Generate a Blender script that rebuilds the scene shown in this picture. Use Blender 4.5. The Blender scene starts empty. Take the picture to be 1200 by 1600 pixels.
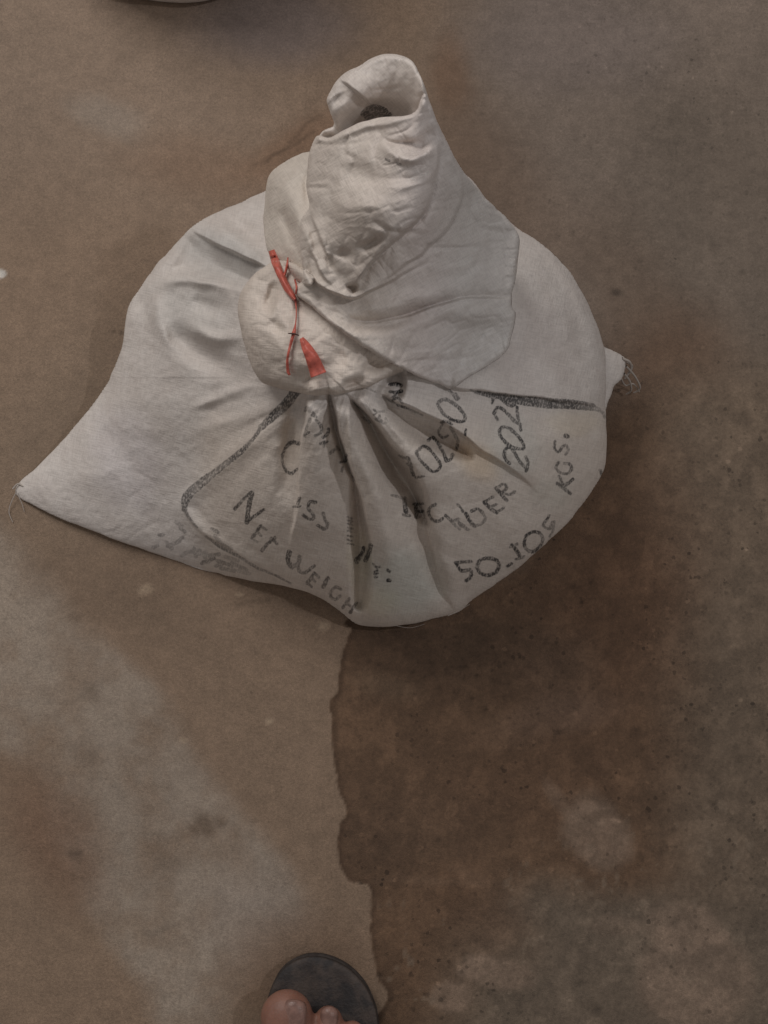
import bpy, math
import numpy as np
from mathutils import Vector

# ------------------------------------------------------------------ camera, world, lamps, exposure
sc = bpy.context.scene
D, TILT, WIDTH = 0.74, math.radians(10.0), 0.52          # distance to floor point, tilt from vertical, frame width there
cam_pos = Vector((0.0, -D * math.sin(TILT), D * math.cos(TILT)))
cd = bpy.data.cameras.new("camera"); cam = bpy.data.objects.new("camera", cd)
sc.collection.objects.link(cam); sc.camera = cam
cam.location = cam_pos; cam.rotation_euler = (TILT, 0, 0)
cd.sensor_fit = 'HORIZONTAL'; cd.sensor_width = 36.0
cd.lens = 18.0 / ((WIDTH / 2) / D); cd.clip_start = 0.01; cd.clip_end = 100

w = bpy.data.worlds.new("World"); sc.world = w; w.use_nodes = True
bg = w.node_tree.nodes["Background"]
bg.inputs[0].default_value = (0.84, 0.80, 0.78, 1); bg.inputs[1].default_value = 0.235

def area(name, loc, target, size, power, col):
    l = bpy.data.lights.new(name, 'AREA'); l.shape = 'DISK'; l.size = size; l.energy = power; l.color = col
    o = bpy.data.objects.new(name, l); sc.collection.objects.link(o); o.location = loc
    o.rotation_euler = (Vector(target) - Vector(loc)).to_track_quat('-Z', 'Y').to_euler()
    return o
area("doorway_light", (-0.68, 1.00, 1.25), (0, 0.12, 0.05), 0.85, 11.0, (1.0, 0.955, 0.92))
area("glint_fill_light", (0.80, 0.05, 1.45), (0, 0, 0), 0.04, 3.2, (0.97, 0.97, 1.0))  # unseen fill, added for glints and to brighten the flap and front
sc.view_settings.view_transform = 'Standard'; sc.view_settings.look = 'None'
sc.view_settings.gamma = 1.0; sc.view_settings.exposure = 0.13; sc.view_settings.use_curve_mapping = False
sc.render.engine = 'CYCLES'; sc.cycles.max_bounces = 6

# ------------------------------------------------------------------ helpers
C0 = np.array(cam_pos)
FW = np.array((0.0, math.sin(TILT), -math.cos(TILT))); UP = np.array((0.0, math.cos(TILT), math.sin(TILT)))
K = WIDTH / D / 1200.0                                    # tangent per photo pixel
def P(px, py, z):
    """world point at height z (m) that the photograph shows at (px, py)"""
    px = np.asarray(px, float); py = np.asarray(py, float); z = np.asarray(z, float)
    dx = (px - 600) * K; dy = (800 - py) * K
    d = np.stack([dx, FW[1] + UP[1] * dy, FW[2] + UP[2] * dy], -1)
    t = (z - C0[2]) / d[..., 2]
    return C0 + d * t[..., None]
def unproject(x, y):
    """photo pixel of floor point"""
    v = np.stack([x - C0[0], y - C0[1], np.full_like(x, -C0[2])], -1)
    f = v @ FW; return 600 + v[..., 0] / f / K, 800 - (v @ UP) / f / K

def vnoise(x, y, seed=0):
    xi = np.floor(x).astype(np.int64); yi = np.floor(y).astype(np.int64)
    fx = x - xi; fy = y - yi; fx = fx * fx * fx * (fx * (fx * 6 - 15) + 10); fy = fy * fy * fy * (fy * (fy * 6 - 15) + 10)
    def h(a, b):
        n = (a * 374761393 + b * 668265263 + seed * 1442695041) & 0xffffffff
        n = ((n ^ (n >> 13)) * 1274126177) & 0xffffffff
        n = n ^ (n >> 16)
        return (n & 0xffffff) / float(0xffffff) * 2 - 1
    a = h(xi, yi); b = h(xi + 1, yi); c = h(xi, yi + 1); d = h(xi + 1, yi + 1)
    return (a + (b - a) * fx) * (1 - fy) + (c + (d - c) * fx) * fy
def fbm(x, y, seed=0, o=4, g=0.5):
    s = 0; a = 1.0; t = 0
    for i in range(o):
        s = s + a * vnoise(x * 2 ** i + 17.3 * i, y * 2 ** i - 9.1 * i, seed + i); t += a; a *= g
    return s / t
def sstep(a, b, x):
    t = np.clip((x - a) / (b - a), 0, 1); return t * t * (3 - 2 * t)

def spline(pts, n=8, closed=False):
    p = np.array(pts, float); m = len(p); out = []
    for i in range(m if closed else m - 1):
        if closed: a, b, c, d = p[(i - 1) % m], p[i], p[(i + 1) % m], p[(i + 2) % m]
        else: a, b, c, d = p[max(i - 1, 0)], p[i], p[i + 1], p[min(i + 2, m - 1)]
        for k in range(n):
            t = k / n
            out.append(0.5 * ((2 * b) + (c - a) * t + (2 * a - 5 * b + 4 * c - d) * t * t + (3 * b - a - 3 * c + d) * t ** 3))
    if not closed: out.append(p[-1])
    return np.array(out)

def polydist(X, Y, pts, closed=False, near=None):
    """unsigned distance, side sign, param 0..1, nearest point"""
    sh = X.shape; X = X.ravel(); Y = Y.ravel()
    a = np.array(pts); b = np.roll(a, -1, 0) if closed else a[1:]
    if not closed: a = a[:-1]
    L = np.hypot(*(b - a).T); cum = np.concatenate([[0], np.cumsum(L)]); tot = cum[-1]
    best = np.full(X.shape, 1e18); S = np.zeros(X.shape); T = np.zeros(X.shape); NX = np.zeros(X.shape); NY = np.zeros(X.shape)
    for i in range(len(a)):
        dx, dy = b[i] - a[i]; l2 = dx * dx + dy * dy + 1e-12
        t = np.clip(((X - a[i][0]) * dx + (Y - a[i][1]) * dy) / l2, 0, 1)
        qx = X - a[i][0] - t * dx; qy = Y - a[i][1] - t * dy
        d2 = qx * qx + qy * qy; m = d2 < best
        best[m] = d2[m]; S[m] = np.sign(dx * qy - dy * qx)[m]; T[m] = ((cum[i] + t * L[i]) / tot)[m]
        NX[m] = (X - qx)[m]; NY[m] = (Y - qy)[m]
    return np.sqrt(best).reshape(sh), S.reshape(sh), T.reshape(sh), NX.reshape(sh), NY.reshape(sh)
def inside(X, Y, pts):
    r = np.zeros(X.shape, bool); n = len(pts)
    for i in range(n):
        x1, y1 = pts[i]; x2, y2 = pts[(i + 1) % n]
        if y1 == y2: continue
        c = ((Y >= min(y1, y2)) & (Y < max(y1, y2)) & (X < x1 + (Y - y1) * (x2 - x1) / (y2 - y1)))
        r ^= c
    return r
def sdf(X, Y, poly):
    d = polydist(X, Y, poly, True)[0]; return np.where(inside(X, Y, poly), d, -d)

def tps(cps):
    c = np.array(cps, float); x = c[:, :2] / 1000; z = c[:, 2]; n = len(c)
    r = np.hypot(x[:, None, 0] - x[None, :, 0], x[:, None, 1] - x[None, :, 1])
    A = np.where(r > 0, r * r * np.log(r + 1e-12), 0) + np.eye(n) * 0.0006
    M = np.zeros((n + 3, n + 3)); M[:n, :n] = A; M[:n, n] = 1; M[:n, n + 1:] = x; M[n, :n] = 1; M[n + 1:, :n] = x.T
    s = np.linalg.solve(M, np.concatenate([z, [0, 0, 0]]))
    def f(X, Y):
        X = X / 1000; Y = Y / 1000; o = s[n] + s[n + 1] * X + s[n + 2] * Y
        for i in range(n):
            r2 = (X - x[i, 0]) ** 2 + (Y - x[i, 1]) ** 2
            o = o + s[i] * 0.5 * r2 * np.log(r2 + 1e-18)
        return o
    return f

AMP = 0.85
def fold(Z, X, Y, kind, pts, amp, wd, side=1, ends=0.26, wob=1.0):
    p = spline(pts, 6); amp = np.atleast_1d(amp) * AMP; wd = np.atleast_1d(wd).astype(float)
    mrg = wd.max() * 5
    c0, c1 = np.searchsorted(X[0], [p[:, 0].min() - mrg, p[:, 0].max() + mrg])
    r0, r1 = np.searchsorted(Y[:, 0], [p[:, 1].min() - mrg, p[:, 1].max() + mrg])
    if c1 - c0 < 2 or r1 - r0 < 2: return
    x = X[r0:r1, c0:c1]; y = Y[r0:r1, c0:c1]
    seed = int(abs(pts[0][0] * 7 + pts[0][1]))
    xw = x + wob * 2.2 * vnoise(x / 31, y / 31, seed); yw = y + wob * 2.2 * vnoise(x / 29 + 9, y / 29, seed + 1)
    d, s, t, _, _ = polydist(xw, yw, p)
    A = np.interp(t, np.linspace(0, 1, len(amp)), amp); W = np.interp(t, np.linspace(0, 1, len(wd)), wd)
    e = sstep(0, ends, t) if ends > 0 else 1.0
    if ends > 0: e = (0.15 + 0.85 * e) * (1 - sstep(1 - 2.0 * ends, 1, t) * 0.95)
    A = A * e; u = d / W
    if kind == 'ridge': Z[r0:r1, c0:c1] += A * np.exp(-u * u)
    elif kind == 'valley': Z[r0:r1, c0:c1] -= A * np.exp(-u * u)
    elif kind == 'crease': Z[r0:r1, c0:c1] -= A * np.exp(-u * 1.6)
    else:                                                   # a pleat lying over its neighbour
        us = u * s * side
        hi = sstep(-0.5, 0.5, us * W / 5.0) * np.exp(-np.maximum(us, 0) ** 1.5 * 0.55)
        lo = -0.30 * np.exp(-np.abs(us) * 1.3) * (us < 0)
        Z[r0:r1, c0:c1] += A * (hi + lo * sstep(0, 0.1, -us))
def pit(Z, X, Y, poly, depth, soft, out=0):
    p = spline(poly, 4, True)
    s = sdf(X, Y, p); Z -= depth * AMP * sstep(-soft * 0.35 - out, soft, s)

def mesh_from(name, verts, faces, mat, parent=None, smooth=True):
    me = bpy.data.meshes.new(name)
    verts = np.asarray(verts, np.float32)
    if isinstance(faces, np.ndarray) and faces.ndim == 2:
        n = len(faces); k = faces.shape[1]
        me.vertices.add(len(verts)); me.vertices.foreach_set("co", verts.ravel())
        me.loops.add(n * k); me.loops.foreach_set("vertex_index", faces.astype(np.int32).ravel())
        me.polygons.add(n); me.polygons.foreach_set("loop_start", np.arange(0, n * k, k, dtype=np.int32))
        me.polygons.foreach_set("loop_total", np.full(n, k, np.int32))
        me.update(calc_edges=True); me.validate()
    else:
        me.from_pydata([tuple(map(float, v)) for v in verts], [], [list(map(int, f)) for f in faces]); me.update()
    me.polygons.foreach_set("use_smooth", np.full(len(me.polygons), smooth))
    if mat: me.materials.append(mat)
    o = bpy.data.objects.new(name, me); sc.collection.objects.link(o)
    if parent: o.parent = parent
    return o
def fattr(o, name, vals):
    a = o.data.attributes.new(name, 'FLOAT', 'POINT'); a.data.foreach_set("value", np.asarray(vals, np.float32))
def cattr(o, name, vals):
    a = o.data.attributes.new(name, 'FLOAT_COLOR', 'POINT')
    v = np.ones((len(vals), 4), np.float32); v[:, :3] = vals; a.data.foreach_set("color", v.ravel())
def thing(name, label, cat, loc=(0, 0, 0), group=None):
    o = bpy.data.objects.new(name, None); sc.collection.objects.link(o); o.location = loc
    o.empty_display_size = 0.05; o["label"] = label; o["category"] = cat
    if group: o["group"] = group
    return o
def lin(r, g, b):
    c = np.array((r, g, b), float) / 255; return np.where(c <= 0.04045, c / 12.92, ((c + 0.055) / 1.055) ** 2.4)

# ------------------------------------------------------------------ node helper
class NT:
    def __init__(s, name):
        s.m = bpy.data.materials.new(name); s.m.use_nodes = True; s.t = s.m.node_tree
        s.b = s.t.nodes["Principled BSDF"]
    def n(s, typ, **kw):
        x = s.t.nodes.new(typ)
        for k, v in kw.items():
            if k.startswith('_'): x.inputs[int(k[1:])].default_value = v
            else: setattr(x, k, v)
        return x
    def l(s, a, b): s.t.links.new(a, b)
    def math(s, op, a, b=None, clamp=False):
        x = s.t.nodes.new("ShaderNodeMath"); x.operation = op; x.use_clamp = clamp
        for i, v in enumerate((a, b)):
            if v is None: continue
            if isinstance(v, (int, float)): x.inputs[i].default_value = v
            else: s.l(v, x.inputs[i])
        return x.outputs[0]
    def ramp(s, v, a, b, c=0.0, d=1.0):
        x = s.n("ShaderNodeMapRange", interpolation_type='SMOOTHSTEP'); s.l(v, x.inputs[0])
        for i, q in zip((1, 2, 3, 4), (a, b, c, d)): x.inputs[i].default_value = q
        return x.outputs[0]
    def mix(s, f, a, b, mode='MIX'):
        x = s.n("ShaderNodeMix", data_type='RGBA', blend_type=mode)
        for i, v in ((0, f), (6, a), (7, b)):
            if isinstance(v, (int, float)): x.inputs[i].default_value = v
            elif isinstance(v, tuple): x.inputs[i].default_value = v
            else: s.l(v, x.inputs[i])
        return x.outputs[2]
    def noise(s, vec, scale, detail=3, rough=0.5):
        x = s.n("ShaderNodeTexNoise"); x.inputs["Scale"].default_value = scale; x.inputs["Detail"].default_value = detail
        x.inputs["Roughness"].default_value = rough
        if vec is not None: s.l(vec, x.inputs["Vector"])
        return x.outputs[0]
    def attr(s, name, out=2):
        x = s.n("ShaderNodeAttribute", attribute_name=name); return x.outputs[out]

def sack_material():
    m = NT("woven_plastic_sacking"); b = m.b
    co = m.n("ShaderNodeTexCoord").outputs["Object"]; uv = m.attr("weave", 1)
    grain = m.noise(co, 900, 2, 0.6); blot = m.noise(co, 38, 4, 0.6); fine = m.noise(co, 260, 3, 0.6)
    # weave: two crossed sets of tapes as stretched noise in the cloth's own coordinates
    def tape(sx, sy, det=1):
        q = m.n("ShaderNodeVectorMath", operation='MULTIPLY'); m.l(uv, q.inputs[0]); q.inputs[1].default_value = (sx, sy, 1); return m.noise(q.outputs[0], 1.0, det, 0.5)
    weave = m.math('MULTIPLY', m.math('ADD', tape(520, 60), tape(60, 470)), 0.5)
    base = m.mix(m.ramp(blot, 0.35, 0.68), (0.665, 0.605, 0.56, 1), (0.745, 0.69, 0.645, 1))
    base = m.mix(m.math('MULTIPLY', grain, 0.30), base, (0.42, 0.385, 0.36, 1))
    base = m.mix(m.ramp(weave, 0.36, 0.60, 0.26, 0.0), base, (0.35, 0.32, 0.30, 1))
    base = m.mix(1.0, base, m.attr("tint", 0), 'MULTIPLY')
    # ink: distance to the printed strokes, broken up along the tape direction of the weave
    ink = m.attr("ink")
    tick = tape(430, 210, 2)
    e = m.math('ADD', ink, m.math('MULTIPLY', m.math('SUBTRACT', fine, 0.5), 4.0))
    mask = m.ramp(e, 1.3, -0.6)
    strk = m.ramp(tick, 0.40, 0.52, 0.48, 1.0)
    mask = m.math('MULTIPLY', m.math('MULTIPLY', mask, strk), m.math('MULTIPLY', m.attr("inkstr"), m.ramp(m.noise(co, 55, 2), 0.35, 0.6, 0.72, 1.0)), True)
    col = m.mix(mask, base, (0.030, 0.029, 0.031, 1))
    m.l(col, b.inputs["Base Color"])
    gl = m.attr("gloss")
    m.l(m.ramp(gl, 0, 1, 0.62, 0.40), b.inputs["Roughness"])
    m.l(m.ramp(gl, 0, 1, 0.25, 0.4), b.inputs["Specular IOR Level"])
    cw = m.ramp(m.math('ADD', gl, m.math('MULTIPLY', m.math('SUBTRACT', m.noise(co, 70, 2), 0.5), 1.2)), 0.15, 0.6)
    m.l(m.math('MULTIPLY', cw, 0.9), b.inputs["Coat Weight"]); b.inputs["Coat Roughness"].default_value = 0.035; b.inputs["Coat IOR"].default_value = 1.6
    # bumps
    crk = m.noise(co, 150, 4, 0.62)
    h = m.math('ADD', m.math('MULTIPLY', crk, 0.9), m.math('MULTIPLY', weave, 0.5))
    h = m.math('ADD', h, m.math('MULTIPLY', grain, 0.12))
    bp = m.n("ShaderNodeBump"); bp.inputs["Strength"].default_value = 0.42; bp.inputs["Distance"].default_value = 0.0016
    m.l(h, bp.inputs["Height"]); m.l(bp.outputs[0], b.inputs["Normal"])
    b2 = m.n("ShaderNodeBump"); b2.inputs["Strength"].default_value = 1.0; b2.inputs["Distance"].default_value = 0.0014
    m.l(m.noise(co, 620, 2, 0.7), b2.inputs["Height"]); m.l(bp.outputs[0], b2.inputs["Normal"]); m.l(b2.outputs[0], b.inputs["Coat Normal"])
    return m.m
SACK = sack_material()

def plain(name, col, rough=0.6, bump=0.0, bscale=300, var=0.0, spec=0.4, sss=0.0):
    m = NT(name); co = m.n("ShaderNodeTexCoord").outputs["Object"]; nz = m.noise(co, bscale, 4, 0.6)
    c = tuple(col) + (1,); d = tuple(np.clip(np.array(col) * (1 - var), 0, 1)) + (1,)
    m.l(m.mix(m.ramp(nz, 0.35, 0.65), c, d), m.b.inputs["Base Color"])
    m.b.inputs["Roughness"].default_value = rough; m.b.inputs["Specular IOR Level"].default_value = spec
    if sss: m.b.inputs["Subsurface Weight"].default_value = sss; m.b.inputs["Subsurface Radius"].default_value = (0.010, 0.004, 0.002); m.b.inputs["Subsurface Scale"].default_value = 0.4
    if bump:
        b = m.n("ShaderNodeBump"); b.inputs["Strength"].default_value = bump; b.inputs["Distance"].default_value = 0.001
        m.l(nz, b.inputs["Height"]); m.l(b.outputs[0], m.b.inputs["Normal"])
    return m.m

# ------------------------------------------------------------------ floor
def build_floor():
    dx = np.arange(-0.315, 0.3151, 0.0014); dy = np.arange(-0.385, 0.4351, 0.0014)
    far = np.array([-8, -4, -2, -1.2, -0.8, -0.55, -0.42])
    xs = np.concatenate([far, dx, -far[::-1]]); ys = np.concatenate([far - 0.05, dy, -far[::-1] + 0.06])
    X, Y = np.meshgrid(xs, ys); px, py = unproject(X, Y)
    nx = px + 10 * fbm(px / 90, py / 90, 3) + 5 * fbm(px / 22, py / 22, 5); ny = py + 14 * fbm(px / 90, py / 90, 7) + 5 * fbm(px / 22, py / 22, 9)
    def blob(poly, soft, o=0, exact=False):
        s = sdf(px if exact else nx, py if exact else ny, spline(poly, 5, True)); return sstep(-soft, soft, s - o)
    def ell(cx, cy, rx, ry, soft=0.5, rot=0):
        c, s_ = math.cos(rot), math.sin(rot); u = ((nx - cx) * c + (ny - cy) * s_) / rx; v = (-(nx - cx) * s_ + (ny - cy) * c) / ry
        return 1 - sstep(1 - soft, 1 + soft, np.hypot(u, v))
    col = np.zeros(X.shape + (3,)); col[:] = lin(117, 99, 83)
    def mixc(c, m):
        col[:] = col * (1 - m[..., None]) + lin(*c) * m[..., None]
    big = fbm(px / 260, py / 260, 21, 4); med = fbm(px / 60, py / 60, 31, 4, 0.6); sml = fbm(px / 14, py / 14, 41, 3, 0.6)
    mixc((108, 96, 86), sstep(620, 800, nx) * (1 - sstep(800, 1000, ny)))
    mixc((97, 86, 76), sstep(850, 1080, nx) * sstep(0, 250, ny))
    mixc((120, 104, 90), (1 - sstep(150, 420, ny)) * (1 - sstep(250, 620, nx)) * 0.8)
    mixc((103, 94, 93), ell(430, 40, 120, 60, 0.6) * 0.6 + ell(900, 60, 150, 80, .6) * .3)
    mixc((118, 92, 72), ell(470, 215, 90, 26, 0.6, -0.5) * 0.5)
    mixc((110, 86, 68), ell(330, 262, 120, 40, 0.7, 0.1) * 0.4)
    mixc((104, 80, 62), ell(705, 120, 30, 60, 0.6) * 0.6)
    mixc((128, 121, 112), ell(165, 180, 55, 26, .6, .3) * 0.35)
    mixc((96, 86, 74), ell(110, 700, 120, 190, .7, .5) * 0.25)
    mixc((86, 68, 54), ell(760, 300, 90, 150, .7, -.5) * .55); mixc((92, 70, 54), ell(470, 225, 40, 60, .8, .6) * .4)  # soft shade either side of the neck, painted into the floor colour
    mixc((88, 64, 47), ell(1050, 570, 100, 80, 0.8, 0.3) * 0.6); mixc((84, 66, 52), ell(960, 430, 70, 120, .8, -.5) * .4)
    mixc((86, 64, 48), ell(1020, 820, 110, 220, 0.7, 0.2) * 0.6)
    # lower left: chalky grey patch running down to the slipper
    pale = blob([(-60, 820), (40, 860), (120, 960), (250, 1080), (300, 1170), (400, 1290), (450, 1370), (458, 1440), (425, 1490), (385, 1540),
                 (345, 1640), (270, 1640), (230, 1560), (195, 1500), (150, 1440), (110, 1370), (80, 1300), (65, 1210), (10, 1180), (-60, 1120)], 22)
    mixc((127, 115, 103), pale * np.clip(0.74 + 0.8 * med, 0, 1))
    mixc((132, 121, 111), ell(400, 1440, 80, 70, .7, .9) * 0.7)
    mixc((106, 82, 66), ell(85, 1310, 60, 110, .7, -.5) * .6)
    mixc((108, 88, 72), ell(480, 1520, 110, 90, 0.5) * 0.75)
    mixc((100, 84, 70), ell(190, 930, 160, 60, .7, .4) * .5)
    for cx, cy, r, c in ((318, 1285, 20, 0.7), (345, 1280, 12, 0.6), (300, 1300, 12, .5), (116, 962, 12, 0.5), (140, 1085, 20, 0.35), (135, 1175, 22, 0.3), (115, 1342, 14, .4), (260, 1350, 24, .25)):
        mixc((88, 74, 62), ell(cx, cy, r, r * 0.7, 0.6, .7) * c)
    for cx, cy, r in ((228, 922, 11), (372, 924, 6), (502, 975, 8), (423, 1128, 7), (285, 1155, 5)):
        mixc((150, 132, 112), ell(cx, cy, r, r * 0.8, 0.6) * 0.6)
    mixc((170, 165, 158), (1 - sstep(5, 9, np.hypot((px - 0) / 1.4, py - 428))))
    # right half: grey brown concrete, darker and damp below the sack
    right = sstep(-30, 60, nx - np.interp(ny, [500, 700, 985], [930, 960, 560])) * sstep(560, 700, ny)
    edge = spline([(560, 960), (548, 985), (540, 1005), (531, 1040), (526, 1080), (514, 1103), (519, 1128), (520, 1175), (526, 1215), (530, 1240), (541, 1262), (540, 1276), (530, 1292),
                   (527, 1325), (532, 1355), (546, 1376), (577, 1386), (580, 1410), (578, 1460), (584, 1500), (592, 1530), (606, 1560), (640, 1700), (1800, 1700), (1800, 600), (960, 620), (800, 880)], 5, True)
    qx = px + 2.5 * fbm(px / 12, py / 12, 77, 3); qy = py + 2.5 * fbm(px / 12, py / 12, 78, 3)
    wet = sdf(qx, qy, edge)
    wm = np.where(wet > 0, 1, 0) * 1.0; ws = 1.6 + np.clip(px - 640, 0, 400) / 5.0 * (py < 1400); wm = sstep(-1, 1, wet / ws)
    rc = np.zeros_like(col); rc[:] = lin(88, 68, 52)
    def mixr(c, m): rc[:] = rc * (1 - m[..., None]) + lin(*c) * m[..., None]
    mixr((98, 85, 72), sstep(950, 1110, nx + 60 * big) * 0.85)
    mixr((94, 82, 70), sstep(640, 820, nx + 0.3 * (ny - 1500)) * sstep(1340, 1440, ny + 60 * big))
    mixr((93, 69, 52), ell(960, 960, 110, 190, .7, .4) * .6); mixr((98, 80, 66), ell(870, 1050, 60, 60, .7, .3) * .35)
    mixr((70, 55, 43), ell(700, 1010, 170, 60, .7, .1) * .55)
    mixr((88, 66, 50), ell(790, 1240, 170, 60, .8, -.2) * .35)
    mixr((72, 57, 45), ell(640, 1300, 130, 70, .8) * .45)
    mixr((86, 64, 48), ell(760, 1430, 80, 50, .8, .7) * .5)
    mixr((104, 85, 72), ell(870, 1120, 90, 30, .7, -.2) * .35)
    for cx, cy, rx, ry, o, ro, sf in ((930, 1300, 50, 66, .75, -.45, .35), (868, 1246, 12, 34, .3, -.6, .7), (775, 1520, 58, 26, .8, .1, .3), (1085, 1530, 90, 85, .7, .2, .25), (1075, 1450, 60, 40, .6, .2, .4), (705, 1560, 32, 26, .6, 0, .4), (960, 1450, 50, 16, .4, .1, .6)):
        mixr((114, 97, 83), ell(cx, cy, rx, ry, sf * .7, ro) * np.clip(o * (1 + .15 * sml + .2 * med), 0, 1))
    mixr((98, 78, 62), ell(660, 1380, 90, 5, .9, .0) * .5 + ell(737, 1370, 22, 12, .6, .5) * .4)
    mixr((99, 82, 66), ell(600, 1074, 50, 20, .7, .2) * .4)
    mott = sstep(-.10, .25, fbm(px / 34, py / 34, 131, 5, .62)); mot2 = sstep(0.02, .22, fbm(px / 16, py / 16, 141, 4, .65))
    rc *= (0.88 + 0.20 * mott + 0.09 * mot2)[..., None]
    mixr((112, 98, 84), sstep(.30, .55, fbm(px / 24, py / 30, 151, 5, .65)) * .5 * sstep(1350, 1500, py + .35 * (px - 600)))
    # darker tide line just inside the edge
    tide = np.exp(-((wet - 4) / 4.0) ** 2) * (py > 970)
    mixr((62, 46, 34), tide * 0.55)
    col[:] = col * (1 - wm[..., None]) + rc * wm[..., None]
    gr = np.clip(wm + sstep(700, 1000, px) * .7, 0, 1) * .8 + .2
    v = 1 + 0.12 * big + (0.07 + 0.08 * gr) * med + (0.03 + 0.10 * gr) * sml
    rng = np.random.RandomState(5)
    pits = [(963, 457, 7, .85), (1115, 380, 5, .5), (1160, 425, 5, .5), (993, 420, 3, .5), (1000, 408, 3, .4), (895, 1265 - 900, 3, .3), (910, 940, 4, .6), (896, 918, 4, .6), (956, 991, 5, .5),
            (1017, 1021, 4, .5), (872, 1145, 4, .7), (576, 1034, 4, .6), (1115, 1257, 5, .5), (1034, 1332, 5, .5), (907, 1537, 6, .6), (932, 1577, 6, .6), (593, 1525, 4, .6), (190, 520, 4, .6), (178, 518, 4, .5), (752, 178, 4, .4), (1050, 705, 3, .5)]
    for _ in range(70): pits.append((rng.normal(745, 55), rng.normal(1060, 38), rng.uniform(1.4, 3.4), rng.uniform(.3, .8)))
    for _ in range(90): pits.append((rng.uniform(560, 1200), rng.uniform(900, 1600), rng.uniform(1.2, 3), rng.uniform(.2, .5)))
    for _ in range(60): pits.append((rng.uniform(720, 1200), rng.uniform(120, 600), rng.uniform(1.2, 2.8), rng.uniform(.15, .4)))
    for _ in range(40): pits.append((rng.uniform(0, 560), rng.uniform(0, 1600), rng.uniform(1, 2.2), rng.uniform(.1, .3)))
    H = np.zeros(X.shape)
    for cx, cy, r, a in pits:
        m = (np.abs(px - cx) < r * 5) & (np.abs(py - cy) < r * 5)
        g = np.exp(-((px[m] - cx) ** 2 + (1.4 + .5 * a) * (py[m] - cy) ** 2) / (r * r) / 1.3) * a
        v[m] *= 1 - 0.62 * g; H[m] -= g * 0.0006
    lights = [(rng.uniform(560, 900), rng.uniform(1000, 1500), rng.uniform(1.2, 2.6), rng.uniform(.2, .8)) for _ in range(70)] + [(rng.uniform(0, 1200), rng.uniform(0, 1600), rng.uniform(1.2, 2.4), rng.uniform(.1, .4)) for _ in range(90)]
    for cx, cy, r, a in lights:
        m = (np.abs(px - cx) < r * 5) & (np.abs(py - cy) < r * 5)
        v[m] *= 1 + 0.4 * a * np.exp(-((px[m] - cx) ** 2 + (py[m] - cy) ** 2) / (r * r))
    # a few dark cracks and scuffs
    for pts, wd, a in (([(400, 250), (440, 230), (475, 190), (500, 175)], 4, .22), ([(420, 245), (455, 222), (490, 200)], 3, .25), ([(820, 1030), (760, 985), (700, 975), (640, 990)], 1.6, -.15),
                       ([(370, 945), (395, 938), (425, 940)], 4, .22), ([(232, 1462), (262, 1455), (285, 1448)], 4, .15), ([(365, 100), (400, 130), (395, 160)], 5, .08), ([(108, 1343), (126, 1336)], 3, .3)):
        d = polydist(nx, ny, spline(pts, 6))[0]; v *= 1 - a * np.exp(-(d / wd) ** 2)
    far_m = sstep(0.0, 0.08, np.maximum(np.abs(X) - 0.31, np.abs(Y - 0.02) - 0.40))
    col *= v[..., None]; col = col * (1 - far_m[..., None]) + lin(98, 84, 72) * far_m[..., None]
    H += 0.00025 * med + 0.0004 * big - 0.0005 * wm
    H *= 1 - far_m
    ny_, nx_ = X.shape; idx = np.arange(nx_ * ny_).reshape(ny_, nx_)
    F = np.stack([idx[:-1, :-1], idx[:-1, 1:], idx[1:, 1:], idx[1:, :-1]], -1).reshape(-1, 4)
    m = NT("worn_concrete"); co = m.n("ShaderNodeTexCoord").outputs["Object"]
    g1 = m.noise(co, 520, 4, 0.75); g2 = m.noise(co, 120, 5, 0.7); g3 = m.noise(co, 1500, 1, 0.5); grit = m.attr("grit")
    c = m.attr("stain_shade", 0)
    def gain(cc, f):
        x = m.n("ShaderNodeVectorMath", operation='SCALE'); m.l(cc, x.inputs[0]); m.l(f, x.inputs["Scale"]); return x.outputs[0]
    f = m.math('MULTIPLY', m.ramp(g1, 0.30, 0.70, 0.86, 1.14), m.ramp(g2, 0.3, 0.7, 0.94, 1.06))
    f = m.math('MULTIPLY', f, m.ramp(g3, 0.3, 0.7, 0.90, 1.10))
    clus = m.ramp(m.noise(co, 14, 3, 0.6), 0.40, 0.66, 0.25, 1.0)
    def specks(scale, rad, chance, amount, sign, masked=True):
        v = m.n("ShaderNodeTexVoronoi"); v.inputs["Scale"].default_value = scale; jit = m.noise(co, scale * 2.5, 2)
        q = m.n("ShaderNodeVectorMath", operation='ADD'); sc_ = m.n("ShaderNodeVectorMath", operation='SCALE'); nn = m.n("ShaderNodeTexNoise"); nn.inputs["Scale"].default_value = scale * 2.2; m.l(co, nn.inputs["Vector"])
        m.l(nn.outputs[1], sc_.inputs[0]); sc_.inputs["Scale"].default_value = 0.5 / scale; m.l(co, q.inputs[0]); m.l(sc_.outputs[0], q.inputs[1]); m.l(q.outputs[0], v.inputs["Vector"])
        sp = m.n("ShaderNodeSeparateColor"); m.l(v.outputs["Color"], sp.inputs[0])
        rr = m.math('MULTIPLY', m.math('MULTIPLY', m.math('GREATER_THAN', sp.outputs[0], 1 - chance), sp.outputs[1]), rad)
        k = m.ramp(m.math('SUBTRACT', v.outputs["Distance"], rr), 0.0, -0.10)
        k = m.math('MULTIPLY', m.math('MULTIPLY', k, sp.outputs[2]), clus)
        if masked: k = m.math('MULTIPLY', k, grit)
        return m.math('ADD', 1.0, m.math('MULTIPLY', k, amount * sign)), k
    pk = []
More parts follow.
